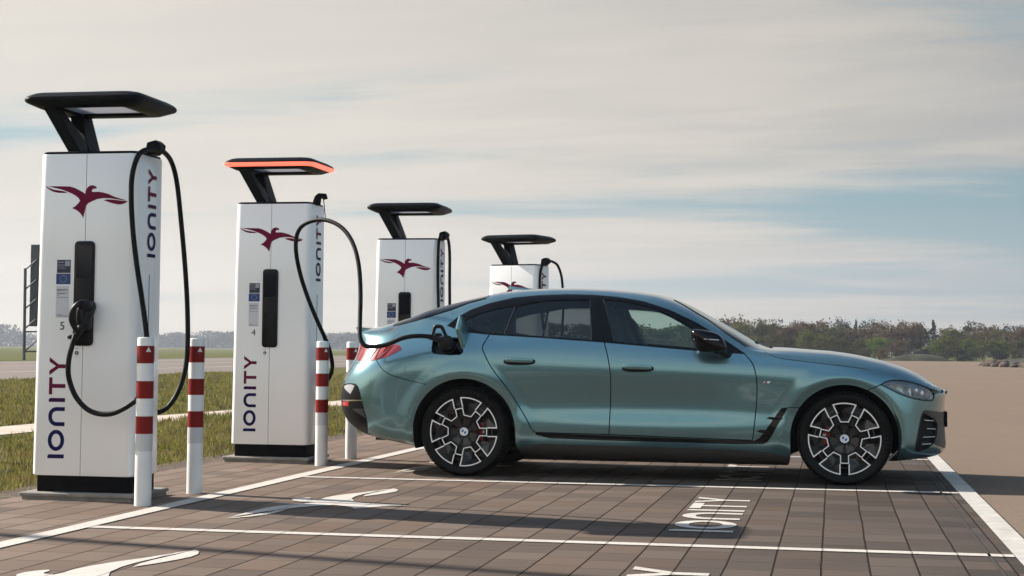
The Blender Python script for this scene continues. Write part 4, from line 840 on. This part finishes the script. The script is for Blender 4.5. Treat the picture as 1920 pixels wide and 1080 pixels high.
# drop slivers, orient outwards
Q = PP[TRI]; ar = np.cross(Q[:, 1]-Q[:, 0], Q[:, 2]-Q[:, 0]); al = np.linalg.norm(ar, axis=1); keep = al > 1e-10; TRI, LAB = TRI[keep], LAB[keep]; ar = ar[keep]
fl = (ar*PN[TRI].mean(1)).sum(1) < 0; TRI[fl] = TRI[fl][:, ::-1]
def panel(name, labs, m, parent=car, sides=(-1, 1), off=0., flange=.014, smoothn=True, origin=None):
    sel = np.isin(LAB, labs)
    vs, fs, ns = [], [], []
    for sd in sides:
        s2 = sel if sd < 0 else np.isin(LAB, list(labs)+(['port'] if 'body' in labs else []))
        T_ = TRI[s2]; idx = np.unique(T_); mp = -np.ones(len(UV), int); mp[idx] = np.arange(len(idx)); b = len(vs)
        p = PP[idx]+PN[idx]*off; n = PN[idx].copy()
        if sd > 0: p = p*[1, -1, 1]; n = n*[1, -1, 1]
        vs += p.tolist(); ns += n.tolist(); F = mp[T_]+b
        if sd > 0: F = F[:, ::-1]
        fs += F.tolist()
        if flange:
            ed = {}
            for f in F.tolist():
                for i in range(3):
                    e = (f[i], f[(i+1) % 3]); ed[e] = 1
            for (a, c) in [e for e in ed if (e[1], e[0]) not in ed]:
                if abs(vs[a][1]) < .002 and abs(vs[c][1]) < .002: continue
                k = len(vs); pa, pc = np.array(vs[a]), np.array(vs[c]); na, nc = np.array(ns[a]), np.array(ns[c])
                vs += [pa.tolist(), pc.tolist(), (pc-nc*flange).tolist(), (pa-na*flange).tolist()]; ns += [[0, 0, 0]]*4; fs.append([k+1, k, k+3, k+2])
    me = bpy.data.meshes.new(name); O = np.array(origin if origin is not None else CARO); me.from_pydata((np.array(vs)-O).tolist(), [], fs)
    for p in me.polygons: p.use_smooth = True
    me.normals_split_custom_set_from_vertices(ns)
    return link(name, me, MATS[m] if isinstance(m, str) else m, parent)
body = panel('body', ['body'], 'paint')
hood = panel('hood', ['hood'], 'paint'); fbp = panel('front_bumper', ['front_bumper'], 'paint'); rbp = panel('rear_bumper', ['rear_bumper'], 'paint')
for sd in (-1, 1):
    d1 = panel('door', ['front_door'], 'paint', sides=(sd,)); d2 = panel('door', ['rear_door'], 'paint', sides=(sd,))
    for nm, d in (('front', d1), ('rear', d2)):
        g = panel('window', [nm+'_door_window'], 'glass_front' if nm == 'front' else 'glass_rear', parent=d, sides=(sd,), off=-.006, flange=0)
        if sd < 0: DOORS = globals().setdefault('DOORS', {}); DOORS[nm] = d
    panel('quarter_window', ['quarter_window'], 'glass_rear', sides=(sd,), off=-.006, flange=0)
    tl = panel('tail_light', ['tail_light'], 'tail_red', sides=(sd,), off=.002); panel('window_trim', ['window_trim'], 'gloss_black', sides=(sd,), off=-.001, flange=.01)
    panel('window_chrome', ['window_chrome'], 'dark_grey', sides=(sd,), off=.0005, flange=.006)
    panel('side_vent', ['side_vent'], 'gloss_black', sides=(sd,), off=-.008, flange=0); panel('side_sill', ['side_sill'], 'sill_grey', sides=(sd,), off=-.001)
    panel('headlight', ['headlight'], 'lens_clear', sides=(sd,), off=0, flange=0)
    panel('reflector', ['reflector'], 'red_plastic', sides=(sd,), off=.002, flange=.006)
panel('windscreen', ['windscreen'], 'windscreen_glass', off=-.004, flange=0); panel('rear_window', ['rear_window'], 'gloss_black', off=-.002, flange=.01)
panel('grille_surround', ['grille_surround'], 'dark_grey', off=.002); panel('nose_grille', ['nose_gap'], 'gloss_black', off=-.012, flange=0); inl = panel('air_inlet', ['inlet'], 'satin_black', off=-.035, flange=0)
[panel('bumper_reflection', ['reflection_patch'], 'reflection_grey', off=.004, flange=.006, sides=(q,)) for q in (-1, 1)]
panel('rear_diffuser', ['rear_diffuser'], 'satin_black', off=.003); panel('bumper_trim', ['silver_strip'], 'chrome', off=.006, flange=.008); [panel('diffuser_facet', ['rear_facet'], 'dark_grey', off=.004, flange=.006, sides=(q,)) for q in (-1, 1)]
NOGL = ['quarter_window', 'rear_door_window', 'front_door_window', 'windscreen', 'arch', 'headlight', 'port']
lab_all = [l for l in set(LAB.tolist()) if l not in NOGL]
panel('inner_shell', lab_all, 'liner', off=-.022, flange=0, sides=(-1, 1))
cv = lambda q: (q[0]-CARO[0], q[1]-CARO[1], q[2]-CARO[2])
def cb(mb, name, m, parent=car, **k): return mb.build(name, MATS[m] if isinstance(m, str) else [MATS[x] for x in m], parent, off=CARO, **k)
def onsurf(P, off=0., mode='px'):
    out = []
    for p in P:
        u, v = invert(p, mode); out.append(surf(u, v)+normal(u, v)*off)
    return out
# headlight internals: dark bowl, reflector blades, two projector lenses, daytime strips
hp = z8([(235,338),(330,280),(450,250),(600,250),(740,265),(900,300),(1040,345),(1150,385),(1230,440),(1290,510),(1310,580),(1290,640),(1260,665),(1100,655),(900,620),(760,580),(600,520),(420,430),(300,370)])
def patch(P, off0, off1, mb, mi=0, both=True):
    a = onsurf(P, off0); c = sum(a)/len(a)
    for s in ((1, -1) if both else (1,)):
        vs = [(p[0], p[1]*s, p[2]) for p in a]; uvc = np.mean([invert(p) for p in P], 0); cc = surf(*uvc)+normal(*uvc)*off1; mb.add([(cc[0], cc[1]*s, cc[2])]+vs, [(0, i+1, (i+1) % len(vs)+1) for i in range(len(vs))], mi)
mb = MB(); patch(hp, -.004, -.05, mb); cb(mb, 'headlight_bowl', 'bowl_grey', smooth=False)
mb = MB()
for P, mi in ((z8([(320,320),(430,300),(640,345),(700,400),(740,540),(640,505),(440,420)]), 0), (z8([(790,370),(860,380),(885,470),(880,575),(800,550),(740,430)]), 0), (z8([(905,430),(1030,420),(1200,470),(1265,540),(1240,590),(1090,590),(920,570)]), 0)): patch(P, -.018, -.03, mb, mi)
cb(mb, 'headlight_reflector', 'steel', smooth=False)
mb = MB()
for x, y, r in ((960,450,.026),(1075,505,.028)):
    c = onsurf(z8([(x, y)]), -.022)[0]
    for s in (1, -1): mb.superell((c[0], c[1]*s, c[2]), (r, r, r), 1, 1, 16, 10)
cb(mb, 'projector_lens', 'white_lens')
mb = MB()
for P in (z8([(640,350),(700,385),(775,570)]), z8([(900,590),(1100,600),(1240,610),(1270,560)]), z8([(330,310),(470,300),(650,345)])):
    a = onsurf(densify(P, 5), -.010)
    for s in (1, -1): mb.tube([(p[0], p[1]*s, p[2]) for p in a], .0042, 6)
cb(mb, 'daytime_light', 'white_lens')
mb = MB(); a = onsurf(densify(hp+hp[:1], 5), .0)
for s in (1, -1): mb.tube([(p[0], p[1]*s, p[2]) for p in a], .0045, 6)
cb(mb, 'headlight_seal', 'gloss_black')
# tail light outline and inner glow strips
mb = MB(); P = zt([(560,880),(640,770),(700,690),(740,680),(690,770),(640,870),(700,860),(800,780),(880,690),(830,680),(760,770)]); a = onsurf(densify(P, 4), .004)
for s in (1, -1): mb.tube([(p[0], p[1]*s, p[2]) for p in a], .0028, 5)
cb(mb, 'tail_light_strip', 'red_plastic')
# air-inlet fins, licence plate, wiper tips, spoiler lip, shark fin
mb = MB()
for (xa, ya), (xb, yb) in (((505,583),(605,590)), ((530,668),(628,673)), ((492,755),(615,750)), ((478,826),(592,822))):
    a = onsurf(z7([(xa, ya), ((xa+xb)/2, (ya+yb)/2), (xb, yb)]), -.004)
    for s in (1, -1): mb.tube([(p[0], p[1]*s, p[2]) for p in a], .0045, 6)
cb(mb, 'inlet_fin', 'chrome')
a = onsurf(densify(inlet+inlet[:1], 8), .002)
for s in (1, -1): mb = MB(); mb.tube([(p[0], p[1]*s, p[2]) for p in a], .005, 6); cb(mb, 'inlet_frame', 'gloss_black')
MBp = MB().box((3.621, 0, .47), (.014, .52, .115)); cb(MBp, 'licence_plate', 'satin_black', smooth=False)
mb = MB(); lip = [(-1.035, y, 1.124+.010*(1-abs(y)/.56)) for y in np.linspace(-.44, .44, 15)]; rings = []
for x, y, z in lip:
    e = math.sqrt(max(.05, 1-(y/.60)**4)); rings.append([(x+.22-.0, y, z+.012-.012), (x+.34*(1-e)-.012, y, z+.022*e), (x+.34*(1-e)-.020, y, z+.012*e), (x+.34*(1-e)-.004, y, z-.006), (x+.22, y, z-.02)])
mb.rings(rings, True); cb(mb, 'spoiler_lip', 'paint')
mb = MB(); fx = .30; mb.rings([[(fx-.14+u*1.4*(1-h), s*.022*(1-h)*(1-abs(u/.1-1)**2 if u < .2 else 0)+0, 1.462+.030*h) for u, s in ((0, 0), (.05, 1), (.13, 1), (.2, 0), (.13, -1), (.05, -1))] for h in (0, .35, .7, .97)]); cb(mb, 'roof_antenna', 'paint')
mb = MB()
for s in (-1, 1): mb.tube([(2.26, s*.30, .985), (2.30, s*.33, 1.012), (2.34, s*.35, .985)], .008, 6); mb.tube([(2.30, s*.33, 1.010), (2.22, s*.10, 1.028), (2.17, -s*.05, 1.048)], .005, 5)
cb(mb, 'wiper', 'satin_black')
0 and print('WS', (LAB == 'windscreen').sum(), PP[np.unique(TRI[LAB == 'windscreen'])].min(0), PP[np.unique(TRI[LAB == 'windscreen'])].max(0), 'RW', (LAB == 'rear_window').sum(), 'hood', (LAB=='hood').sum())
for nm, P_ in (('windscreen_seal', ws), ('rear_window_seal', rw)):
    for s in (1, -1):
        a = onsurf(densify(P_, 8), .001); mb = MB(); mb.tube([(p[0], p[1]*s, p[2]) for p in a], .0055, 6); cb(mb, nm, 'satin_black')
# vent fins
mb = MB()
for P in (z5([(322,578),(375,545),(470,552),(600,568),(560,600),(410,598)]), z5([(475,375),(510,346),(600,352),(735,372),(690,396),(560,390)])):
    for s in (1, -1):
        a = [(p[0], p[1]*s, p[2]) for p in onsurf(P, -.004)]; b = [(p[0], p[1]*s, p[2]) for p in onsurf(P, .006)]; n = len(a)
        mb.add(a+b, [tuple(range(n)), tuple(range(n, 2*n))]+[(i, (i+1) % n, n+(i+1) % n, n+i) for i in range(n)])
cb(mb, 'vent_fin', 'gloss_black', smooth=False)
# badge on the front wing: white, blue and red slashes
mb = MB()
for x0, x1, mi in ((1430,1434.5,0), (1434.5,1436,1), (1436,1437.5,2), (1437.5,1443,3)): mb.add(onsurf([(x0,718.5),(x1,718.5),(x1+1.6,714.8),(x0+1.6,714.8)], .003), [(0, 1, 2, 3)], mi)
cb(mb, 'wing_badge', ['chrome', 'badge_blue', 'caliper', 'badge_white'], smooth=False)
# door handles
for d, cx, cy in ((DOORS['rear'], 974, 677.5), (DOORS['front'], 1196, 690.5)):
    P = [(cx+30*math.copysign(abs(math.cos(a))**.7, math.cos(a)), cy+.5+6.8*math.copysign(abs(math.sin(a))**.8, math.sin(a))) for a in np.linspace(0, 2*math.pi, 28, endpoint=False)]
    mb = MB(); a = onsurf(P, .0015); mb.add(a, [tuple(range(len(a)))]); rc = cb(mb, 'handle_shade', 'liner', parent=d, smooth=False)  # flat dark patch on the door skin stands in for shade behind the handle
    u, v = invert((cx-1, cy-2.)); c = surf(u, v)+normal(u, v)*.010; mb = MB(); mb.superell(c, (.112, .016, .0185), .45, .6, 32, 14, fn=lambda p: [p[0], p[1]-.006*(1-(p[0]/.112)**2), p[2]-.035*p[0]]); cb(mb, 'handle', 'paint', parent=d)
# charge port: recess, socket, flap
mb = MB(); a = onsurf(port, 0.); b = onsurf(port, -.055); mb.rings([a, b], True, False, True); cb(mb, 'charge_port', 'gloss_black', smooth=False)
cpt = surf(*invert(z9([(540, 630)])[0])); mb = MB(); mb.rings([[(cpt[0]+r*math.cos(q), cpt[1]+.054-dy, cpt[2]+r*1.15*math.sin(q)) for q in np.linspace(0, 2*math.pi, 24, endpoint=False)] for r, dy in ((.05, 0), (.05, .03), (.042, .032), (.038, .012))]); cb(mb, 'charge_socket', 'satin_black')
H0 = surf(*invert(z9([(812, 560)])[0])); axis = np.array([-.36, -.93, 0.]); nrm = np.array([.93, -.36, 0.])
fo = z9([(735,108),(800,150),(850,250),(893,330),(900,430),(905,590),(905,640),(880,690),(800,690),(765,600),(722,480),(695,400),(680,325),(705,220)])
def onplane(q):
    d = pxray(*q); t_ = ((H0-CAM)@nrm)/(d@nrm); return CAM+d*t_
fc = curve(fo+fo[:1], 3)[:-1]; a = [onplane(q) for q in fc]; cc = np.mean(a, 0)
mb = MB(); mb.rings([[p-nrm*.007 for p in a], [p+nrm*.004 for p in a], [cc+(p-cc)*.93+nrm*.009 for p in a], [cc+(p-cc)*.5+nrm*.016 for p in a]], True); cb(mb, 'charge_flap', 'paint', angle=50)
mb = MB(); mb.tube([H0+[.01, .03, -.03], H0+[0, -.02, -.03], onplane(z9([(840,560)])[0])], .008, 8); cb(mb, 'flap_hinge', 'satin_black')
# charging connector pushed into the port, held by pillar 4's cable
def car_plug():
    Yp = -1.005; Pn = lambda x, y, d=0.: loc(PIL[1], atY(*z9([(x, y)])[0], Yp+d)); mb = MB()
    hd = spl([Pn(262,500), Pn(290,400), Pn(322,300), Pn(360,288), Pn(430,300), Pn(480,390), Pn(530,500)], 5); mb.tube(hd, [.011+.004*math.sin(math.pi*i/(len(hd)-1)) for i in range(len(hd))], 10)
    mb.tube([Pn(215,470), Pn(290,478), Pn(400,500), Pn(520,560, .04), Pn(560,610,.10)], [.017, .024, .032, .042, .046], 14)
    mb.tube([Pn(330,430), Pn(430,430)], .014, 8); mb.superell(Pn(500,560,.03), (.055, .05, .055), .7); mb.build('plug', MATS['black_plastic'], PIL[1], angle=50)
    lb = MB()
    for k in range(3): lb.add([Pn(400+26*k,455,-.03), Pn(414+26*k,455,-.03), Pn(414+26*k,468,-.03), Pn(400+26*k,468,-.03)], [(0, 1, 2, 3)])
    lb.build('plug_marking', MATS['sticker_grey'], PIL[1], smooth=False)
car_plug()
# mirrors
for s in (1, -1):
    c = atY(1329, 640, -1.03); c = np.array([c[0], c[1]*s, c[2]])
    mb = MB(); mb.superell(c, (.118, .105, .082), .55, .65, 36, 22, fn=lambda p: [p[0]-.03*(p[2]/.08)+.02*(abs(p[1])/.1)**2*0, p[1]*(1-.25*(p[0] > 0)*(p[0]/.118)), p[2]*(1-.18*(p[0]/.118))-.10*p[0]*.5]); mh = cb(mb, 'mirror', 'gloss_black')
    mb = MB(); mb.tube([c+[.06, s*.02, -.05], c+[.10, s*.11, -.085], c+[.13, s*.17, -.10]], [.045, .035, .04], 12); cb(mb, 'mirror_foot', 'gloss_black', parent=mh)
    mb = MB(); mb.tube([c+[-.105, -s*.075, .012], c+[-.02, -s*.104, .016], c+[.08, -s*.085, .010]], .0035, 6); cb(mb, 'indicator_strip', 'white_lens', parent=mh)
# wheel wells, underbody
for xw, zw in WHEELS:
    for s in (1, -1):
        mb = MB(); mb.rings([[(xw+r*math.cos(a), s*y, zw+r*math.sin(a)) for a in np.linspace(-.35, math.pi+.35, 30)] for r, y in ((.41, .88), (.415, .70), (.415, .52), (.02, .52))], False, False, False); cb(mb, 'wheel_well', 'liner')
mb = MB(); mb.box((1.43, 0, .19), (1.98, 1.50, .12)); mb.box((1.3, 0, .27), (3.7, .9, .09)); cb(mb, 'underbody', 'liner', smooth=False)
# interior
mb = MB(); mb.box((1.05, 0, .50), (2.5, 1.5, .25)); cb(mb, 'cabin_floor', 'liner', smooth=False)
def seat(x, y, rear=False):
    mb = MB()
    mb.superell((x, y, .66), (.26, .25, .11), .45); mb.superell((x-.30, y, .92), (.10, .24, .34), .5, fn=lambda p: [p[0]-.42*p[2], p[1]*(1-.25*(p[2] > 0)*(p[2]/.34)), p[2]])
    mb.superell((x-.47, y, 1.235), (.05, .13, .085), .55); mb.tube([(x-.45, y, 1.1), (x-.47, y, 1.2)], .02, 6); cb(mb, 'seat', 'seat')
seat(1.50, -.38); seat(1.50, .38)
mb = MB(); mb.superell((.35, 0, .66), (.30, .66, .11), .4); mb.superell((.02, 0, .90), (.10, .66, .27), .4, fn=lambda p: [p[0]-.5*p[2], p[1], p[2]])
for y in (-.4, .4): mb.superell((-.11, y, 1.15), (.045, .13, .07), .55)
cb(mb, 'rear_bench', 'seat')
mb = MB(); mb.superell((2.02, 0, .83), (.22, .72, .12), .5); cb(mb, 'dashboard', 'seat')
mb = MB(); mb.tube([(1.74+.05*math.sin(a), -.38+.18*math.cos(a), .90+.17*math.sin(a)) for a in np.linspace(0, 2*math.pi, 33)], .014, 8); mb.tube([(1.74, -.38, .90), (1.95, -.38, .84)], .035, 8); cb(mb, 'steering_wheel', 'seat')
mb = MB(); mb.superell((1.58, 0, 1.30), (.02, .11, .035), .5); cb(mb, 'rear_view_mirror', 'seat')
# wheels
RW = .268
def wheel_parts(rear, s, ph, xw, Rt):
    zc = Rt-.004; Yo = .918 if rear else .912; wdt = .285 if rear else .255
    F = lambda a, b, c: (xw+a, s*-1*(-(Yo+c)) if s > 0 else -(Yo+c), zc+b)     # a right, b up, c outwards
    mb = MB(); n = 48
    prof = [(RW+.002, -.016), (RW-.004, -.03), (.235, -.10), (.225, -wdt+.03), (.02, -wdt+.03)]
    mb.rings([[F(r*math.cos(2*math.pi*k/n), r*math.sin(2*math.pi*k/n), c) for k in range(n)] for r, c in prof], True, False, True); w = cb(mb, 'wheel', 'satin_black')
    # tyre
    mb = MB(); n = 288; t0 = -.012; prof = [(RW-.006, t0-.012, 0), (RW+.003, t0-.004, 0), (RW+.014, t0+.004, 0), (RW+.034, t0+.010, 0), (RW+.050, t0+.008, 0), (Rt-.022, t0-.004, 0), (Rt-.020, t0-.006, 1), (Rt-.010, t0-.014, 1), (Rt-.003, t0-.028, 1), (Rt, t0-.050, 1), (Rt, t0-.075, 0), (Rt-.007, t0-.077, 0), (Rt-.007, t0-.085, 0), (Rt, t0-.087, 0), (Rt, -wdt*.62, 0), (Rt, -wdt+.04, 0), (Rt-.02, -wdt+.01, 0), (RW, -wdt+.01, 0)]
    mb.rings([[F((r-(.0045 if (fl_ and k % 4 == 0) else 0))*math.cos(2*math.pi*k/n), (r-(.0045 if (fl_ and k % 4 == 0) else 0))*math.sin(2*math.pi*k/n), c) for k in range(n)] for r, c, fl_ in prof], True, False, False); cb(mb, 'tyre', 'rubber', parent=w, angle=30)
    # rim face: hub star, seven fingers, seven sector blades, machined edges
    rim = MB(); N7 = [ph+2*math.pi*k/7 for k in range(7)]
    def pol(r, a): return np.array([r*math.cos(a), r*math.sin(a)])
    def spoke(k, u, v): a = N7[k % 7]; e = np.array([math.cos(a), math.sin(a)]); g = np.array([-math.sin(a), math.cos(a)]); return e*u+g*v
    hw = .0285; star = []
    for k in range(7):
        star += [spoke(k, RW*.46, -hw), spoke(k, RW*.665, -hw), spoke(k, RW*.665, hw), spoke(k, RW*.46, hw), pol(RW*.461, N7[k]+math.pi/7)]
    # hub plate with finger windows is made of triangles between centre and outline
    n5 = len(star); cfun = lambda p: -.022-.016*max(0, 1-np.linalg.norm(p)/(.42*RW))
    inner = []
    for k in range(7):
        w2 = .0165
        a0, a1, a2, a3 = star[5*k:5*k+4]; h0, h1, h2, h3 = spoke(k, RW*.40, -w2), spoke(k, RW*.60, -w2), spoke(k, RW*.60, w2), spoke(k, RW*.40, w2)
        for q in ([a0, a1, h1, h0], [a1, a2, h2, h1], [a2, a3, h3, h2]): rim.add([F(*p, -.020) for p in q], [(0, 1, 2, 3)], 0)
        for q in ([h0, h1], [h1, h2], [h2, h3], [h3, h0]): rim.add([F(*q[0], -.020), F(*q[1], -.020), F(*q[1], -.05), F(*q[0], -.05)], [(0, 1, 2, 3)], 0)
        nx = 5*((k+1) % 7); mid = star[5*k+4]; hn = spoke(k+1, RW*.40, -w2)
        rim.add([F(*p, c) for p, c in ((a3, -.020), (mid, -.020), (star[nx], -.020), (hn, -.022), (h3, -.022))], [(0, 1, 2, 3, 4)], 0)
        g = [F(*h3, -.022), F(*hn, -.022), F(*(pol(RW*.16, N7[(k+1) % 7]-.12)), -.036), F(*(pol(RW*.16, N7[k]+.12)), -.036)]; rim.add(g, [(0, 1, 2, 3)], 3)
        g = [F(*h0, -.022), F(*h3, -.022), F(*pol(RW*.16, N7[k]+.12), -.036), F(*pol(RW*.16, N7[k]-.12), -.036)]; rim.add(g, [(0, 1, 2, 3)], 0)
        # sector blade between this spoke and the next
        m = 9; r1, r0 = RW*.985, RW*.665
        def edgept(kk, sg, r): return spoke(kk, math.sqrt(r*r-hw*hw), sg*hw)
        A1, B1 = edgept(k, 1, r1), edgept(k+1, -1, r1); A0, B0_ = edgept(k, 1, r0), edgept(k+1, -1, r0)
        aa, bb = math.atan2(A1[1], A1[0]), math.atan2(B1[1], B1[0]); bb = bb if bb > aa else bb+2*math.pi
        arc = [pol(r1, aa+(bb-aa)*j/m) for j in range(m+1)]; cm = pol(RW*.60, (aa+bb)/2); low = [A0*.5+cm*.5*1., cm, B0_*.5+cm*.5]
        c1 = lambda p: -.014
        O_ = [F(*p, -.012) for p in arc]; ce = F(*pol(RW*.80, (aa+bb)/2+.06), -.030); lo = [F(*A0, -.020)]+[F(*p, -.040) for p in (pol(RW*.56, (aa+bb)/2-.28), cm, pol(RW*.56, (aa+bb)/2+.28))]+[F(*B0_, -.020)]
        ring = O_+lo[::-1]; rim.add([ce]+ring, [(0, i+1, (i+1) % len(ring)+1) for i in range(len(ring)-3)], 0); rim.add([ce]+ring, [(0, i+1, (i+1) % len(ring)+1) for i in range(len(ring)-3, len(ring))], 3)
        rim.add([F(*p, -.012) for p in arc]+[F(*p*1.012, -.03) for p in arc], [(j, j+1, m+2+j, m+1+j) for j in range(m)], 0)
        for P_ in ([A0, A1], [B1, B0_]): rim.add([F(*P_[0], -.020), F(*P_[1], -.012), F(*P_[1], -.05), F(*P_[0], -.055)], [(0, 1, 2, 3)], 0)
        # recessed bridge seen in the gap between the blades
        rim.add([F(*spoke(k, RW*.66, -hw), -.045), F(*spoke(k, RW*.98, -hw), -.060), F(*spoke(k, RW*.98, hw), -.060), F(*spoke(k, RW*.66, hw), -.045)], [(0, 1, 2, 3)], 0)
        rim.add([F(*spoke(k, RW*.78, -hw*.8), -.043), F(*spoke(k, RW*.82, -hw*.8), -.045), F(*spoke(k, RW*.82, hw*.8), -.045), F(*spoke(k, RW*.78, hw*.8), -.043)], [(0, 1, 2, 3)], 2)
        # machined edge lines
        lw = .0088
        for P_, c in ((arc, -.010),): 
            for q in stroke([p*(1-lw/2/RW) for p in P_], lw): rim.add([F(*p, c) for p in q], [(0, 1, 2, 3)], 1)
        for a_, b_, sg in ((edgept(k, 1, RW*.70), A1, 1), (B1, edgept(k+1, -1, RW*.70), 1)):
            d_ = (b_-a_)/np.linalg.norm(b_-a_); nn = np.array([-d_[1], d_[0]]); 
            if nn@(pol(1, (aa+bb)/2)) < 0: nn = -nn
            rim.add([F(*(a_), -.0105), F(*(b_), -.0098), F(*(b_+nn*lw), -.0098), F(*(a_+nn*lw), -.0105)], [(0, 1, 2, 3)], 1)
    sc_ = [p for p in star]+[star[0], star[1]]
    for q in stroke(sc_, .0075)[:-1]: rim.add([F(*p, -.0175) for p in q], [(0, 1, 2, 3)], 1)
    nh = 30; rim.rings([[F(r*math.cos(2*math.pi*k/nh), r*math.sin(2*math.pi*k/nh), c) for k in range(nh)] for r, c in ((.048, -.040), (.044, -.030), (.036, -.026), (.034, -.026))], True, True, True, 0)
    for k in range(5):
        a = 2*math.pi*(k+.25)/5; rim.rings([[F(.052*math.cos(a)+r*math.cos(2*math.pi*j/8), .052*math.sin(a)+r*math.sin(2*math.pi*j/8), c) for j in range(8)] for r, c in ((.010, -.05), (.010, -.026), (.006, -.024), (.005, -.030))], mi=2)
    cb(rim, 'rim', ['gloss_black', 'alu', 'dark_grey', 'rim_grey'], parent=w, smooth=True, angle=14)
    # hub badge
    bd = MB(); nb = 32
    bd.rings([[F(r*math.cos(2*math.pi*k/nb), r*math.sin(2*math.pi*k/nb), c) for k in range(nb)] for r, c in ((.034, -.026), (.034, -.0215), (.0325, -.020), (.0315, -.0205))], True, False, True, 0)
    bd.add([F(r*math.cos(2*math.pi*k/nb), r*math.sin(2*math.pi*k/nb), -.0198) for r in (.0305, .0205) for k in range(nb)], [(k, (k+1) % nb, nb+(k+1) % nb, nb+k) for k in range(nb)], 1)
    for qd in range(4):
        bd.add([F(0, 0, -.0194)]+[F(.0195*math.cos(a), .0195*math.sin(a), -.0194) for a in np.linspace(qd*math.pi/2+.2, (qd+1)*math.pi/2+.2, 7)], [tuple(range(8))], 2 if qd % 2 == 0 else 3)
    cb(bd, 'hub_badge', ['chrome', 'badge_white', 'badge_white', 'badge_blue'], parent=w, smooth=False)
    # brake disc and red caliper
    mb = MB(); mb.rings([[F(r*math.cos(2*math.pi*k/40), r*math.sin(2*math.pi*k/40), c) for k in range(40)] for r, c in ((.185, -.11), (.185, -.085), (.09, -.083), (.088, -.06))], True, False, True); cb(mb, 'brake_disc', 'dark_grey', parent=w)
    ca = R_(0) if rear else R_(172); mb = MB(); r0, r1 = .105, .208; A = np.linspace(ca-.48, ca+.48, 12); o = [pol(r0, a) for a in A]+[pol(r1, a) for a in A[::-1]]
    mb.prism(o, lambda p, t_: F(p[0], p[1], t_), -.12, -.060); q0 = ca; mb.add([F(*(pol(.150, q0)+[-.012, -.010]), -.058), F(*(pol(.150, q0)+[.012, -.010]), -.058), F(*(pol(.150, q0)+[.016, .010]), -.058), F(*(pol(.150, q0)+[-.008, .010]), -.058)], [(0, 1, 2, 3)], 1)
    cb(mb, 'brake_caliper', ['caliper', 'badge_white'], parent=w, bevel=.004)
    # raised maker's name on the sidewall
    mb = MB(); word_ = 'MICHELIN'; Rtx = RW+.036; tot = 0.
    for i, ch in enumerate(word_):
        vs, fs = text_mesh(ch, .034, .0002); a0 = R_(98)-(i-.0)*R_(6.1) if rear else R_(20)-(i)*R_(6.1)
        out = []
        for x, y, z in vs: rr_ = Rtx+y; aa_ = a0-x/Rtx; out.append(F(rr_*math.cos(aa_), rr_*math.sin(aa_), t0+.0118))
        mb.add(out, fs)
    cb(mb, 'tyre_lettering', 'tyre_print', parent=w, smooth=False)
    return w
wheel_parts(True, -1, R_(0), 0., .345); wheel_parts(False, -1, R_(-90), 2.856, .345)
wheel_parts(True, 1, R_(10), 0., .345); wheel_parts(False, 1, R_(30), 2.856, .345)
# ------------------------------------------------------------------ street lamp standing left of the view: throws the thin shadows over the near bay
mat('lamp_grey', (.30, .31, .32), .45, .7, noise=.1)
def street_lamp(x, y, h):
    r = empty('street_lamp', (x, y, 0), 0, 'tall grey street lamp outside the left edge, casting the thin shadow on the bay', 'street lamp')
    MB().tube([(0, 0, -.1), (0, 0, 1.), (0, 0, h*.6), (0, 0, h)], [.085, .08, .065, .05], 14).build('pole', MATS['lamp_grey'], r)
    MB().box((.25, 0, h+.03), (.6, .24, .08)).build('lamp_head', MATS['lamp_grey'], r, bevel=.02)
LP = Vector((-1.417-.9695*9, -5.388+.2447*9, 0)); street_lamp(LP.x, LP.y, 10.5)
# ------------------------------------------------------------------ haze
def haze():
    mb = MB().box((-150, 530, 30), (1300, 1240, 62.5)); o = mb.build('haze', None, smooth=False)
    m = bpy.data.materials.new('haze'); m.use_nodes = True; nt = m.node_tree; nt.nodes.clear(); out = nt.nodes.new('ShaderNodeOutputMaterial'); pv = nt.nodes.new('ShaderNodeVolumePrincipled')
    pv.inputs['Color'].default_value = (.80, .88, 1., 1); pv.inputs['Density'].default_value = HAZE; pv.inputs['Anisotropy'].default_value = .25
    nt.links.new(pv.outputs[0], out.inputs['Volume']); o.data.materials.append(m); tag(o, 'pale even haze over the distant fields', 'haze', kind='stuff')
HAZE = .0003
haze()
